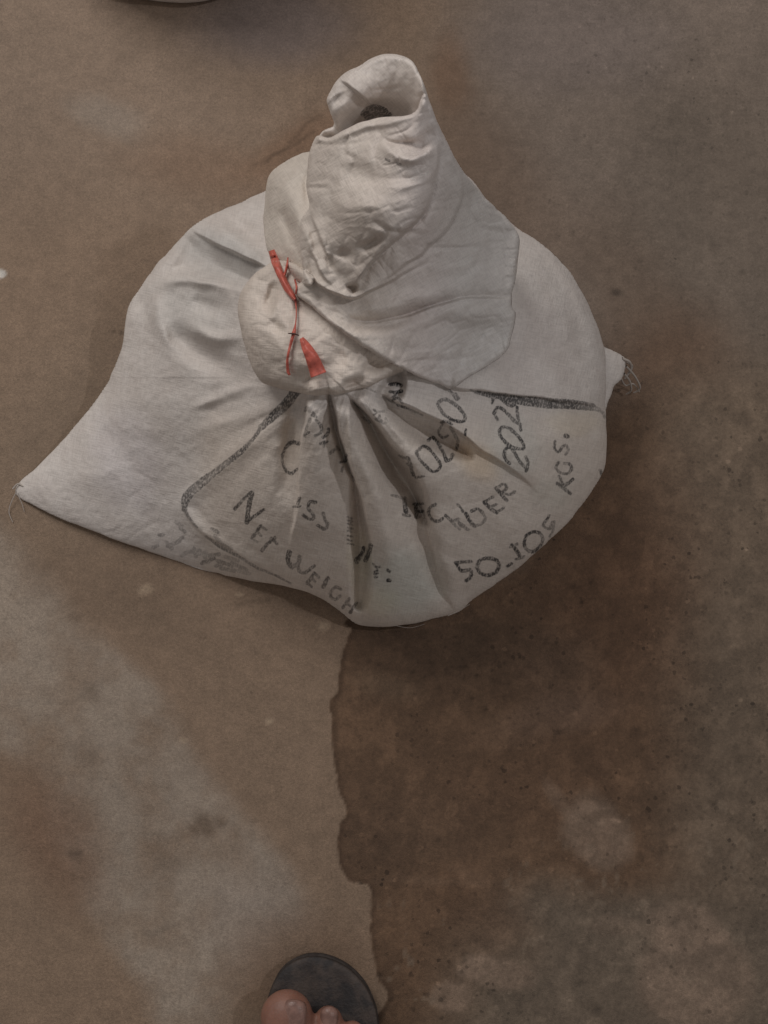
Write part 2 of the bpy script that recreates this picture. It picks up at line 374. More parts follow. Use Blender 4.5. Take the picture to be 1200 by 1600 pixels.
    for args in ((150, .40, .38, .62, -1), (300, .55, .5, .55, -1), (60, .22, .35, .6, -1), (220, .5, .35, .55, 1), (100, .3, .25, .4, 1), (450, .5, .4, .25, -1, False), (350, .5, .25, .22, 1, False)):
        g_, k_ = specks(*args); f = m.math('MULTIPLY', f, g_)
        if args[4] < 0: pk.append(k_)
    f = m.math('MULTIPLY', f, m.ramp(m.noise(co, 60, 6, 0.75), 0.3, 0.7, 0.95, 1.05))
    m.l(gain(c, m.math('MULTIPLY', f, 1.38)), m.b.inputs["Base Color"])
    m.b.inputs["Roughness"].default_value = 0.72; m.b.inputs["Specular IOR Level"].default_value = 0.3
    bp = m.n("ShaderNodeBump"); bp.inputs["Strength"].default_value = 0.5; bp.inputs["Distance"].default_value = 0.0010
    m.l(m.math('ADD', g1, m.math('MULTIPLY', g3, 0.5)), bp.inputs["Height"]); m.l(bp.outputs[0], m.b.inputs["Normal"])
    o = mesh_from("ground", np.stack([X, Y, H], -1).reshape(-1, 3), F, m.m)
    fattr(o, "grit", (gr * (1 - far_m) + .5 * far_m).ravel()); cattr(o, "stain_shade", np.clip(col, 0, 1).reshape(-1, 3)); o["kind"] = "structure"
build_floor()

# ------------------------------------------------------------------ printed strokes on the sack (photo pixels)
ST = []                                    # (points, widths, strength)
def S(pts, wd=4.5, a=1.0, sm=True): ST.append((pts, wd, a, sm))
# border band
S([(466, 606), (448, 630), (427, 650), (408, 668)], [15, 15, 13, 9], .9); S([(408, 668), (397, 684), (384, 699)], [6, 5, 7], .8)
S([(384, 699), (368, 713), (352, 725), (337, 737), (318, 752), (300, 767), (290, 780), (288, 796)], [7, 9, 9, 9, 13, 14, 14, 8], .85)
S([(288, 796), (296, 810), (308, 824)], [5, 4, 3], .6)
S([(322, 838), (345, 855), (372, 869), (400, 886), (430, 899), (455, 912)], [3, 4, 4, 4, 3, 2], .65)
S([(735, 610), (765, 617), (790, 620)], [3, 8, 9], .8); S([(785, 621), (818, 626), (859, 630), (895, 632), (925, 636)], [11, 15, 16, 15, 12], .85)
S([(925, 636), (940, 643), (945, 652)], [9, 5, 4], .5)
# NET
S([(367, 795), (380, 781), (391, 770)], 4.5, .8); S([(394, 770), (390, 785), (387, 803), (386, 816)], 7, .85); S([(387, 814), (400, 805), (412, 796)], 4.5, .9)
S([(394, 841), (407, 822)], 5, .9); S([(407, 822), (416, 828)], 3.8, .7); S([(401, 831), (408, 837)], 3.8, .7); S([(394, 841), (402, 847)], 3.5, .6)
S([(409, 860), (420, 848), (429, 840)], 5, .8); S([(424, 841), (433, 850)], 4, .6)
# WEIGH
S([(452, 862), (450, 876), (456, 886)], 7, .9); S([(456, 886), (466, 880), (468, 870)], 6, .6); S([(466, 876), (467, 892), (476, 895), (491, 884)], 4.5, .75)
S([(480, 911), (491, 896)], 5, .75, False); S([(491, 896), (498, 902)], 3.5, .6); S([(486, 903), (492, 908)], 3.5, .6); S([(480, 911), (487, 917)], 3.5, .6); S([(505, 917), (512, 903)], 6, .75); 
S([(533, 921), (526, 917), (518, 923), (517, 932), (524, 937), (531, 931)], 4, .75); S([(536, 949), (546, 935)], 4.5, .75); S([(547, 957), (557, 942)], 4.5, .8); S([(541, 942), (552, 950)], 3.5, .7)
# G R O S S
S([(467, 693), (456, 691), (446, 700), (441, 716), (445, 733), (455, 740), (464, 733)], [6, 6, 4, 3.5, 3.5, 5, 4], .85, True)
S([(468, 779), (465, 788)], 4.5, .8); S([(459, 792), (469, 791)], 3.5, .9)
S([(493, 785), (484, 784), (482, 795), (489, 803), (490, 810), (482, 811), (474, 805)], 4.5, .85)
S([(505, 802), (508, 812), (512, 820), (507, 827), (497, 821)], 4.5, .85)
S([(479, 636), (477, 642)], 4, .6)
S([(489, 645), (494, 652), (487, 648)], 4, .8); S([(485, 655), (479, 668), (476, 682)], 4, .6); S([(494, 656), (501, 665), (502, 675), (493, 681)], 4.5, .75); S([(476, 680), (482, 676)], 4, .8)
S([(505, 683), (512, 678), (513, 670)], 4.5, .9); S([(501, 693), (511, 690)], 4.5, .9); S([(506, 698), (509, 692)], 3, .7)
S([(516, 708), (524, 702)], 4, .8); S([(526, 698), (530, 703)], 3.5, .7); S([(532, 722), (540, 720), (541, 711)], 4, .8); S([(534, 737), (535, 730)], 3, .6)
# small ticks near the middle pleats
for i, (y0, dx) in enumerate(((808, 0), (813, 1), (818, 0), (824, 1), (829, -1), (837, 1), (843, 0), (849, 2))): S([(543, y0), (550 + dx, y0 + 2)], 2.6, .7)
S([(556, 875), (566, 864), (568, 856)], 5.5, .9); S([(558, 879), (564, 868)], 5, .7); S([(571, 875), (577, 862), (579, 852)], 7, .85)
S([(583, 881), (588, 886), (594, 886)], 3, .8); S([(585, 893), (590, 891)], 3, .9); S([(585, 897), (590, 896)], 3, .9); S([(586, 902), (590, 901)], 3, .9)
S([(606, 891), (609, 893)], 4.5, .9); S([(606, 907), (609, 907)], 5.5, 1)
# top centre fragments
S([(610, 601), (616, 600), (626, 602)], 6, 1); S([(610, 612), (620, 613), (627, 611)], 5, 1); S([(618, 616), (614, 621)], 4, .8); S([(614, 625), (622, 622), (629, 630)], 3.5, .8)
S([(620, 633), (640, 639)], 3, .8); S([(640, 640), (660, 648)], 2.5, .5)
S([(584, 640), (588, 645), (584, 648)], 3, .8); S([(592, 644), (600, 643)], 3, .5); S([(588, 655), (596, 658)], 4.5, .8); S([(593, 649), (590, 655)], 4, .8); S([(598, 662), (605, 660), (602, 654)], 3, .5)
S([(566, 652), (578, 660)], 3, .6)
# 1 0 2 5 0 1
S([(624, 712), (634, 716)], 3, .8); S([(637, 715), (641, 724), (643, 733), (646, 742)], 5, .85); S([(650, 746), (663, 744)], 3.5, .9); S([(637, 725), (644, 729)], 4, .8)
S([(652, 705), (662, 697), (671, 702), (680, 713), (688, 725), (686, 733), (676, 737), (665, 728), (656, 718), (651, 708)], 4.5, .9)
S([(669, 688), (676, 684), (684, 692), (692, 706), (698, 720)], 5, .95); S([(697, 720), (704, 718), (707, 710)], 4.5, .95)
S([(706, 663), (697, 658), (690, 660)], 4, .9); S([(693, 661), (686, 672), (685, 678)], 3.5, .7); S([(686, 679), (693, 684), (700, 680)], 4, .9); S([(704, 668), (711, 680), (716, 690)], 5, .7); S([(713, 702), (715, 694)], 4, .9)
S([(686, 628), (695, 624), (706, 629), (717, 637), (726, 650), (724, 658), (712, 658), (700, 652), (690, 643), (684, 632)], 5, .95)
S([(703, 611), (709, 617), (714, 624)], 5, .95); S([(712, 615), (716, 622)], 4, .9); S([(728, 671), (727, 680)], 3.5, .95)
# 2 0 2 2
S([(796, 724), (789, 716), (789, 704), (796, 699), (803, 706), (812, 721), (820, 730)], 4.6, .95); S([(821, 714), (825, 723), (822, 736)], 4.5, .95)
S([(780, 674), (785, 667), (795, 669), (808, 680), (818, 694), (817, 701), (805, 700), (792, 693), (783, 683), (780, 674)], 4.5, .9)
S([(772, 646), (777, 637), (786, 640), (797, 651), (808, 661), (813, 663)], 5, .95); S([(808, 636), (809, 650), (814, 672)], 4, .95); S([(774, 650), (778, 656)], 4, .8)
S([(765, 619), (770, 622), (769, 630)], 4, .9); S([(778, 618), (787, 626), (797, 634), (804, 632)], 5, .9); S([(790, 617), (802, 624)], 4, .9)
# KGS.
S([(891, 771), (871, 755)], 5, .9, False); S([(881, 762), (874, 744)], 4.2, .85); S([(882, 760), (895, 749)], 4.2, .85)
S([(873, 722), (869, 730), (874, 738), (886, 740), (893, 733), (890, 725), (882, 724)], 4, .8)
S([(867, 690), (867, 701), (873, 706), (879, 698), (885, 696), (888, 703), (884, 710)], 3.8, .8); S([(884, 681), (887, 682)], 6.5, 1)
# DECEMBER
S([(612, 774), (622, 776), (631, 779)], 3.2, .75); S([(632, 779), (633, 790), (634, 800)], 6.5, .95); S([(630, 804), (640, 806)], 4.5, .7)
S([(646, 788), (661, 787)], 3.5, .85); S([(650, 790), (651, 808)], 5.5, .95); S([(651, 799), (661, 799)], 4, .9); S([(650, 807), (655, 808)], 3.5, .7)
S([(680, 788), (672, 793), (670, 803), (677, 813), (686, 814), (692, 810)], 4.5, .85)
S([(696, 806), (702, 811), (709, 818)], 4.5, .8); S([(707, 815), (717, 810)], 3.5, .7); S([(714, 812), (720, 822)], 4, .8); S([(720, 818), (731, 828)], 4, .75); S([(711, 821), (718, 827)], 3, .6)
S([(714, 788), (720, 793), (723, 799)], 3.2, .8); S([(728, 803), (734, 814), (742, 822)], 5.5, .95); S([(737, 799), (746, 795), (753, 800)], 4.5, .85); S([(742, 822), (753, 818), (758, 809), (754, 802)], 4, .6)
S([(756, 784), (762, 790), (768, 796), (776, 801)], 5.5, .95); S([(758, 784), (770, 776)], 3.8, .8); S([(767, 792), (776, 788)], 3.8, .8); S([(776, 800), (787, 794)], 3.8, .8)
S([(775, 762), (782, 771), (792, 782)], 5, .95); S([(777, 762), (787, 756), (792, 762), (786, 769)], 4.2, .9); S([(789, 771), (798, 773), (804, 768)], 4, .9)
# 50.105
S([(711, 879), (724, 878), (736, 877)], 4, .85); S([(713, 880), (716, 886), (722, 892), (734, 890)], 5, .95); S([(737, 893), (735, 902), (728, 907)], 5, .95)
S([(745, 886), (750, 876), (762, 872), (775, 875), (780, 884), (775, 894), (762, 899), (750, 895), (745, 886)], 5, .9)
S([(793, 885), (799, 881)], 4.5, 1); S([(797, 855), (808, 850)], 3.5, .8); S([(800, 852), (807, 860), (813, 871)], 5.5, .95); S([(806, 874), (819, 870)], 4, .9)
S([(819, 848), (822, 838), (832, 831), (843, 833), (848, 842), (843, 854), (832, 862), (822, 858), (819, 848)], 4.6, .9)
S([(858, 806), (853, 813), (849, 820)], 4, .9); S([(849, 822), (858, 826), (864, 816)], 4, .8); S([(866, 815), (864, 828), (859, 838)], 3.5, .7)
S([(938, 735), (940, 742)], 4, .7)
# faded print on the lower left side
for q, a in (((249, 836, 255, 835), .5), ((260, 847, 268, 857), .45), ((262, 853, 280, 846), .45), ((278, 846, 286, 840), .5), ((281, 825, 289, 831), .6), ((274, 815, 284, 822), .35), ((331, 827, 340, 831), .55), ((336, 837, 346, 850), .35),
             ((296, 862, 312, 860), .4), ((303, 857, 306, 870), .4), ((315, 880, 335, 872), .75), ((324, 868, 342, 866), .5), ((340, 876, 362, 884), .5), ((345, 888, 366, 892), .45), ((318, 868, 326, 878), .4), ((350, 852, 362, 858), .5), ((240, 855, 246, 852), .4), ((362, 880, 385, 890), .4),
             ((308, 866, 322, 863), .35), ((284, 868, 294, 862), .3), ((338, 884, 350, 880), .5), ((372, 892, 390, 896), .3), ((352, 870, 372, 876), .3)):
    S([q[:2], q[2:]], 5.5, a)
ST_TOP = [([(568, 178), (577, 170), (590, 168), (602, 174)], 9, .9), ([(574, 182), (592, 178), (608, 179)], 9, .8)]
ST_NECK = [([(603, 249), (608, 251)], 4, .7), ([(620, 255), (626, 257)], 3.5, .6)]

def ink_fields(X, Y, strokes):
    E = np.full(X.shape, 9.0); A = np.ones(X.shape)
    for st in strokes:
        p = spline(st[0], 4) if len(st[0]) > 2 else np.array(st[0], float)
        wd = np.atleast_1d(st[1]).astype(float); mg = wd.max() + 10
        c0, c1 = np.searchsorted(X[0], [p[:, 0].min() - mg, p[:, 0].max() + mg]); r0, r1 = np.searchsorted(Y[:, 0], [p[:, 1].min() - mg, p[:, 1].max() + mg])
        if c1 - c0 < 2 or r1 - r0 < 2: continue
        d, _, t, _, _ = polydist(X[r0:r1, c0:c1], Y[r0:r1, c0:c1], p)
        e = d - np.interp(t, np.linspace(0, 1, len(wd)), wd) / 2
        sub = E[r0:r1, c0:c1]; m = e < sub; sub[m] = e[m]; A[r0:r1, c0:c1][m] = st[2]
    return E, A

# ------------------------------------------------------------------ sack
STEP = 1.5
gx = np.arange(0, 1020, STEP); gy = np.arange(60, 1000, STEP); GX, GY = np.meshgrid(gx, gy)
ZB = np.zeros(GX.shape)                    # highest cloth so far, in cm
sack = thing("sack", "full off-white woven sack tied with red string, black lettering on its pleats", "sack", P(600, 640, 0.0))
SO = np.array(sack.location)

def shell(name, outline, cps, folds, delta, R, thick, clear=0.25, strokes=(), gloss=None, tint=None, weave_rot=0.3, body=False, rough=0.05, closed_spline=6, polar=None, crumple=0.0):
    global ZB
    ol = spline(outline, closed_spline, True)
    x0, y0 = ol.min(0) - 6; x1, y1 = ol.max(0) + 6
    c0, c1 = np.searchsorted(gx, [x0, x1]); r0, r1 = np.searchsorted(gy, [y0, y1]); X = GX[r0:r1, c0:c1]; Y = GY[r0:r1, c0:c1]
    ol2 = ol + np.stack([1.2 * vnoise(ol[:, 0] / 17, ol[:, 1] / 17, 61), 1.2 * vnoise(ol[:, 0] / 17, ol[:, 1] / 17, 62)], -1)
    d, _, _, NX, NY = polydist(X, Y, ol2, True); ins = inside(X, Y, ol2); s = np.where(ins, d, -d)
    Z = tps(cps)(X, Y)
    if not body: Z = np.maximum(Z, ZB[r0:r1, c0:c1] + clear + delta * 0.8)
    for f in folds:
        if f[0] == 'pit': pit(Z, X, Y, *f[1:])
        else: fold(Z, X, Y, *f)
    # wrinkles
    Z += rough * (fbm(X / 26, Y / 26, len(name), 4, 0.55)) + rough * 0.5 * (1 - np.abs(fbm(X / 40 + 5, Y / 40, len(name) + 9, 3)) * 4).clip(-1, 1)
    if crumple:
        xx = X + 9 * vnoise(X / 45, Y / 45, 91); yy = Y + 9 * vnoise(X / 45, Y / 45, 92)
        for sx, sy, ro, am, sd in ((70, 34, .5, 1.0, 1), (52, 26, -.7, .8, 2), (30, 15, .2, .5, 3), (17, 11, 1.2, .28, 4)):
            c_, s_ = math.cos(ro + weave_rot), math.sin(ro + weave_rot); a_ = vnoise((xx * c_ + yy * s_) / sx, (-xx * s_ + yy * c_) / sy, 300 + sd + 7 * len(name))
            k_ = 0.35 + 0.65 * sstep(-.2, .5, vnoise(X / 80, Y / 80, 410 + sd))
            Z += crumple * am * k_ * (np.abs(a_) * 2.2).clip(0, 1)
    if polar:
        cx, cy, amp, nth = polar; th = np.arctan2(Y - cy, X - cx); rr = np.hypot(X - cx, Y - cy)
        Z += amp * vnoise(th * nth, rr / 160, 5) * np.exp(-rr / 260) * sstep(20, 70, rr) + amp * 0.5 * vnoise(th * nth * 2.3, rr / 120, 8) * np.exp(-rr / 150) * sstep(20, 60, rr)
    u = np.clip(s / R, 0, 1); rnd = np.sqrt(1 - (1 - u) ** 2)
    dl = delta if np.isscalar(delta) else delta(X, Y)
    Z = Z - dl * (1 - rnd)
    Z = np.maximum(Z, 0.12)
    keep = s > -STEP * 0.75
    snap = keep & (s <= 0); px = np.where(snap, NX, X); py = np.where(snap, NY, Y)
    near = keep & (s > 0) & (s < STEP * 0.5); px = np.where(near, NX, px); py = np.where(near, NY, py)
    edge = snap | near
    q = keep[:-1, :-1] & keep[:-1, 1:] & keep[1:, 1:] & keep[1:, :-1]
    ed = edge[:-1, :-1] & edge[:-1, 1:] & edge[1:, 1:] & edge[1:, :-1]; q &= ~ed
    idx = np.arange(X.size).reshape(X.shape)
    Fq = np.stack([idx[:-1, :-1], idx[1:, :-1], idx[1:, 1:], idx[:-1, 1:]], -1)[q]
    used = np.unique(Fq); remap = np.full(X.size, -1); remap[used] = np.arange(len(used)); Fq = remap[Fq]
    ux = px.ravel()[used]; uy = py.ravel()[used]; uz = Z.ravel()[used]
    V = P(ux, uy, uz / 100.0); n = len(V)
    # boundary edges
    E = np.concatenate([Fq[:, [0, 1]], Fq[:, [1, 2]], Fq[:, [2, 3]], Fq[:, [3, 0]]]); key = E.min(1).astype(np.int64) * n + E.max(1)
    _, inv, cnt = np.unique(key, return_inverse=True, return_counts=True); BE = E[cnt[inv] == 1]
    bv = np.unique(BE); 
    if body:
        cxy = P(560, 660, 0.0)[:2]; rings = [V]; faces = [Fq]; prev = {int(v): int(v) for v in bv}; base = n
        sm = fattr_s = None
        for k, (fz, fin) in enumerate(((0.72, 0.05), (0.38, 0.35), (0.0, 0.75))):
            b = V[bv].copy(); z0 = b[:, 2].copy(); dirv = cxy - b[:, :2]; dirv /= np.linalg.norm(dirv, axis=1)[:, None]
            b[:, :2] += dirv * (z0 * fin)[:, None] * 0.6; b[:, 2] = z0 * fz - (0.002 if fz == 0 else 0)
            rings.append(b); cur = {int(v): base + i for i, v in enumerate(bv)}; base += len(bv)
            faces.append(np.array([[prev[a], cur[a], cur[c], prev[c]] for a, c in BE.tolist()])); prev = cur
        VV = np.concatenate(rings); FF = np.concatenate(faces); src = np.concatenate([np.arange(n)] + [bv] * 3)
    else:
        th = tps(thick)(ux, uy) if not np.isscalar(thick) else np.full(n, float(thick))
        su = s.ravel()[used]; Rb = R * 2.2; rb = np.sqrt(1 - (1 - np.clip(su / Rb, 0, 1)) ** 2)
        isb = np.zeros(n, bool); isb[bv] = True
        zb = uz - np.maximum(th, 0.12) * rb; zb = np.maximum(zb, 0.3)
        inner = np.where(~isb)[0]; m2 = np.arange(n); m2[inner] = n + np.arange(len(inner))
        VV = np.concatenate([V, P(ux[inner], uy[inner], zb[inner] / 100)]); FF = np.concatenate([Fq, m2[Fq][:, ::-1]]); src = np.concatenate([np.arange(n), inner])
    o = mesh_from(name, VV - SO, FF, SACK, sack)
    ux, uy = ux[src], uy[src]
    Ei, Ai = ink_fields(X, Y, strokes) if len(strokes) else (np.full(X.shape, 9.0), np.ones(X.shape))
    fattr(o, "ink", Ei.ravel()[used][src]); fattr(o, "inkstr", Ai.ravel()[used][src])
    fattr(o, "gloss", gloss(ux, uy) if gloss else np.zeros(len(ux)))
    t = np.ones((len(ux), 3)) if tint is None else tint(ux, uy); cattr(o, "tint", t)
    c, s_ = math.cos(weave_rot), math.sin(weave_rot); a = o.data.attributes.new("weave", 'FLOAT_VECTOR', 'POINT')
    u_, v_ = (ux * c + uy * s_) / 1000, (-ux * s_ + uy * c) / 1000
    a.data.foreach_set("vector", np.stack([u_, v_, u_ * 0], -1).astype(np.float32).ravel())
    sub = ZB[r0:r1, c0:c1]; m = s > 0; sub[m] = np.maximum(sub, Z)[m]
    return o

BODY = [(24, 765), (33, 752), (75, 712), (130, 650), (165, 602), (190, 545), (200, 482), (222, 445), (245, 412), (262, 396), (300, 355), (345, 330), (415, 298), (470, 265), (560, 240), (660, 245), (725, 270), (760, 310),
        (800, 350), (850, 385), (890, 425), (920, 478), (940, 530), (947, 570), (946, 630), (948, 700), (940, 742), (900, 802), (860, 842), (800, 895), (740, 935), (710, 958), (640, 975), (590, 979),
        (555, 973), (520, 946), (470, 922), (380, 905), (300, 885), (200, 850), (120, 820), (60, 794), (30, 776)]
BCP = [(25, 765, .5), (75, 712, 1.2), (130, 650, 2.4), (165, 600, 3.6), (200, 480, 6), (262, 398, 7.6), (300, 355, 8.4), (345, 330, 9), (415, 298, 9.8), (560, 240, 10), (700, 255, 10), (760, 310, 9.6), (800, 350, 9), (890, 425, 8.2), (945, 560, 7.5),
       (948, 700, 7), (900, 802, 6), (800, 895, 4.8), (710, 958, 3.6), (590, 979, 3.0), (520, 946, 2.4), (380, 905, 1.6), (200, 850, .9), (60, 794, .6),
       (90, 765, 1.5), (150, 700, 3.4), (150, 790, 1.8), (220, 620, 6.6), (230, 720, 5.0), (250, 810, 2.7), (260, 500, 9), (300, 620, 9.2), (310, 720, 7.0), (300, 430, 10.5), (350, 380, 11.6), (370, 480, 14), (380, 590, 13), (370, 690, 11), (330, 840, 3.8), (420, 780, 11.0), (410, 860, 6.2),
       (450, 880, 6.3), (450, 700, 14.5), (420, 340, 12.8), (430, 450, 17), (500, 420, 18), (480, 580, 19), (500, 640, 18), (510, 760, 14.0), (520, 860, 9.5), (540, 930, 5.5), (570, 700, 16.4), (600, 820, 12), (610, 920, 7), (600, 620, 18.6), (650, 660, 17), (680, 760, 14.6), (700, 860, 10.5), (700, 920, 6.5),
       (760, 700, 15.2), (780, 800, 12), (800, 860, 8.5), (850, 740, 12.6), (870, 800, 8.5), (760, 600, 16), (850, 640, 13.8), (900, 680, 11), (900, 600, 11.6), (860, 500, 13.4), (800, 440, 16), (740, 500, 17.5), (750, 360, 15), (650, 400, 17.5), (550, 320, 15)]
BF = [('step', [(480, 616), (475, 660), (469, 700), (466, 750), (462, 800), (450, 860)], [1.7, 1.5, 1.0, .4], [17, 24, 32, 40], -1, .1),
      ('valley', [(462, 612), (456, 680), (450, 740), (440, 810)], [1.6, 1.5, .9, .3], [12, 15, 19, 24], 1, .12),
      ('step', [(517, 616), (529, 668), (545, 718), (555, 753), (568, 792), (578, 845), (581, 905)], [1.3, 1.2, 1.2, 1.2, .9, .5], [16, 20, 24, 26, 28], -1, .1),
      ('pit', [(513, 612), (519, 625), (531, 675), (548, 728), (556, 752), (546, 742), (529, 705), (516, 655)], 1.5, 9, 1),
      ('pit', [(551, 745), (562, 775), (572, 815), (580, 855), (580, 905), (572, 948), (556, 952), (550, 930), (551, 880), (550, 800)], 2.2, 13, 1),
      ('ridge', [(535, 618), (558, 700), (592, 790), (612, 880), (622, 950)], [1.1, 1.4, 1.1, .5], [14, 18, 24, 30], 1, .1),
      ('ridge', [(496, 620), (500, 700), (510, 800), (520, 900)], [.6, .6, .4, .2], [14, 24, 34, 34]),
      ('pit', [(553, 628), (575, 648), (600, 683), (625, 713), (650, 746), (662, 780), (668, 820), (640, 790), (606, 745), (588, 705), (572, 664)], 2.9, 20, 3),
      ('step', [(545, 618), (573, 647), (601, 682), (626, 712), (652, 748), (668, 800)], [1.4, 1.6, 1.5, .5], [20, 30, 38, 40], -1, .1),
      ('valley', [(635, 765), (655, 815), (672, 872), (690, 925), (712, 962)], [1.2, 1.5, 1.4, .9], [18, 16, 14, 13], 1, .12), ('step', [(660, 800), (678, 872), (698, 930), (716, 962)], [.3, .6, .6, .4], [30, 30], -1, .15),
      ('ridge', [(590, 622), (625, 668), (668, 725), (710, 790)], [.7, .8, .6, .2], [13, 20, 30, 34]),
      ('pit', [(594, 618), (640, 643), (690, 664), (725, 690), (735, 715), (700, 712), (660, 700), (622, 668)], 1.9, 21, 2),
      ('step', [(590, 614), (625, 631), (660, 647), (700, 667), (748, 700), (800, 735), (850, 775)], [1.4, 1.6, 1.4, .8, .5, .3], [22, 30, 36, 36], -1, .1),
      ('pit', [(588, 612), (618, 578), (634, 585), (630, 622), (610, 628)], 1.2, 10),
      ('step', [(700, 603), (760, 612), (850, 622), (950, 640)], [.8, .7, .55, .4], [26, 30, 30], -1, .05),
      ('valley', [(806, 362), (848, 408), (884, 458), (910, 528), (925, 590), (942, 635)], [.25, .5, .5, .4], [9, 10, 10]),
      ('ridge', [(830, 372), (878, 425), (908, 480), (930, 545)], [.2, .3, .2], 13),
      ('ridge', [(770, 672), (820, 726), (856, 770), (862, 812)], [.3, .35, .3], [18, 16, 14]),
      ('valley', [(835, 690), (870, 760), (900, 790)], [.3, .35, .2], 18),
      ('valley', [(672, 838), (700, 866), (730, 880)], [.2, .3, .1], 12),
      ('step', [(298, 358), (345, 383), (395, 408), (428, 425)], [.8, 1.6, 1.9, 1.7], [34, 40, 40], -1, .2),
      ('pit', [(296, 366), (340, 390), (405, 432), (392, 450), (330, 438), (262, 428), (275, 398)], 1.9, 24),
      ('ridge', [(240, 446), (280, 436), (330, 440), (380, 455)], [.7, 1.1, 1.1, 1.2], [11, 11, 12]),
      ('ridge', [(244, 450), (246, 490), (256, 528), (278, 560)], [.8, .8, .6], 13),
      ('ridge', [(288, 500), (315, 522), (345, 530), (385, 520)], [.5, .8, .8], 10),
      ('valley', [(262, 505), (305, 545), (350, 572), (400, 596)], [.8, 1.2, 1.3], [15, 20, 20]),
      ('valley', [(290, 470), (330, 480), (375, 490)], [.5, .8, .8], [14, 16]),
      ('ridge', [(290, 645), (350, 618), (432, 582)], [.3, .45, .4], 8),
      ('valley', [(345, 332), (385, 358), (418, 392)], [.8, 1.4, 1.3], [14, 16]),
      ('ridge', [(320, 350), (370, 375), (420, 405)], [.3, .5, .5], 13),
      ('ridge', [(462, 612), (400, 682), (345, 732), (292, 780), (287, 798), (322, 835), (430, 902), (520, 945)], [.2, .25, .25, .4, .3, .25], 13),
      ('step', [(440, 640), (400, 686), (340, 738), (292, 783), (290, 803), (330, 840), (440, 903)], [.15, .2, .25, .35, .35, .35], [30, 26, 22], -1),
      ('valley', [(165, 655), (195, 715), (240, 770)], [.3, .5, .3], [30, 34]),
      ('ridge', [(70, 745), (160, 745), (260, 700)], [.1, .3, .2], 28),
      ('valley', [(330, 660), (345, 620), (385, 600)], [.3, .5], 18),
      ('valley', [(205, 470), (232, 480), (250, 500)], [.4, .3], 14)]
def btint(x, y):
    t = np.ones((len(x), 3)); wv = sstep(600, 700, y)[:, None] * sstep(280, 340, x)[:, None]; t = t * (1 - wv) + wv * np.array((1.03, 1.0, .955))
    def e(cx, cy, rx, ry, c, o, ro=0.0):
        cc, ss = math.cos(ro), math.sin(ro); u = ((x - cx) * cc + (y - cy) * ss) / rx; v = (-(x - cx) * ss + (y - cy) * cc) / ry
        m = (1 - sstep(0.4, 1.2, np.hypot(u, v) + 0.15 * vnoise(x / 25, y / 25, 4)))[:, None] * o; t[:] = t * (1 - m + m * np.array(c))
    e(630, 910, 75, 60, (.90, 1.0, 1.02), .8, .5); e(590, 940, 40, 30, (.98, 1.0, .9), .6); e(745, 720, 45, 32, (1.06, .98, .86), .9, .7); e(800, 700, 60, 50, (.92, .98, 1.0), .7, .8)
    e(350, 400, 90, 40, (.86, .90, .92), .9, .4); e(900, 660, 50, 25, (1.03, 1.0, .92), .7); e(860, 770, 40, 30, (.92, .97, .96), .5); e(200, 720, 60, 90, (.93, .93, .97), .8, -.3)
    e(300, 480, 80, 60, (.92, .95, .96), .6); e(830, 540, 80, 90, (.97, .95, .96), .5); e(450, 690, 18, 80, (.95, .91, .86), .6); e(330, 860, 90, 20, (.92, .92, .92), .7, .4); e(560, 880, 20, 60, (.96, .95, .86), .7)
    return t
shell("sack_body", BODY, BCP, BF, lambda X, Y: 0.35 + 1.7 * sstep(120, 560, X), 34, None, strokes=ST, tint=btint, weave_rot=0.25, body=True, rough=0.05, crumple=0.045, polar=(545, 590, 0.22, 9))

# far side puff of gathered cloth left of the neck
AMP = 0.7
shell("gathered_fold", [(412, 345), (414, 300), (419, 278), (432, 261), (455, 247), (478, 239), (492, 244), (500, 300), (498, 360), (490, 440), (468, 440), (440, 414), (424, 402), (414, 380)],
      [(415, 340, 15), (420, 278, 16.5), (455, 247, 18), (490, 242, 20), (450, 320, 20), (480, 320, 21), (440, 400, 19), (480, 420, 21), (460, 370, 20.5)],
      [('ridge', [(440, 275), (458, 315), (472, 360), (478, 400)], [.5, .8, .8], [12, 12, 9]), ('valley', [(438, 318), (448, 350), (464, 392)], [.6, .9, .8], [9, 8]), ('valley', [(484, 262), (480, 300), (486, 330)], [.5, .9, .6], 7), ('valley', [(425, 290), (432, 320)], [.2, .3], 12)],
      0.9, 16, 4.0, rough=0.05, crumple=0.09, tint=lambda x, y: np.tile((1.0, .98, .93), (len(x), 1)), weave_rot=1.0)
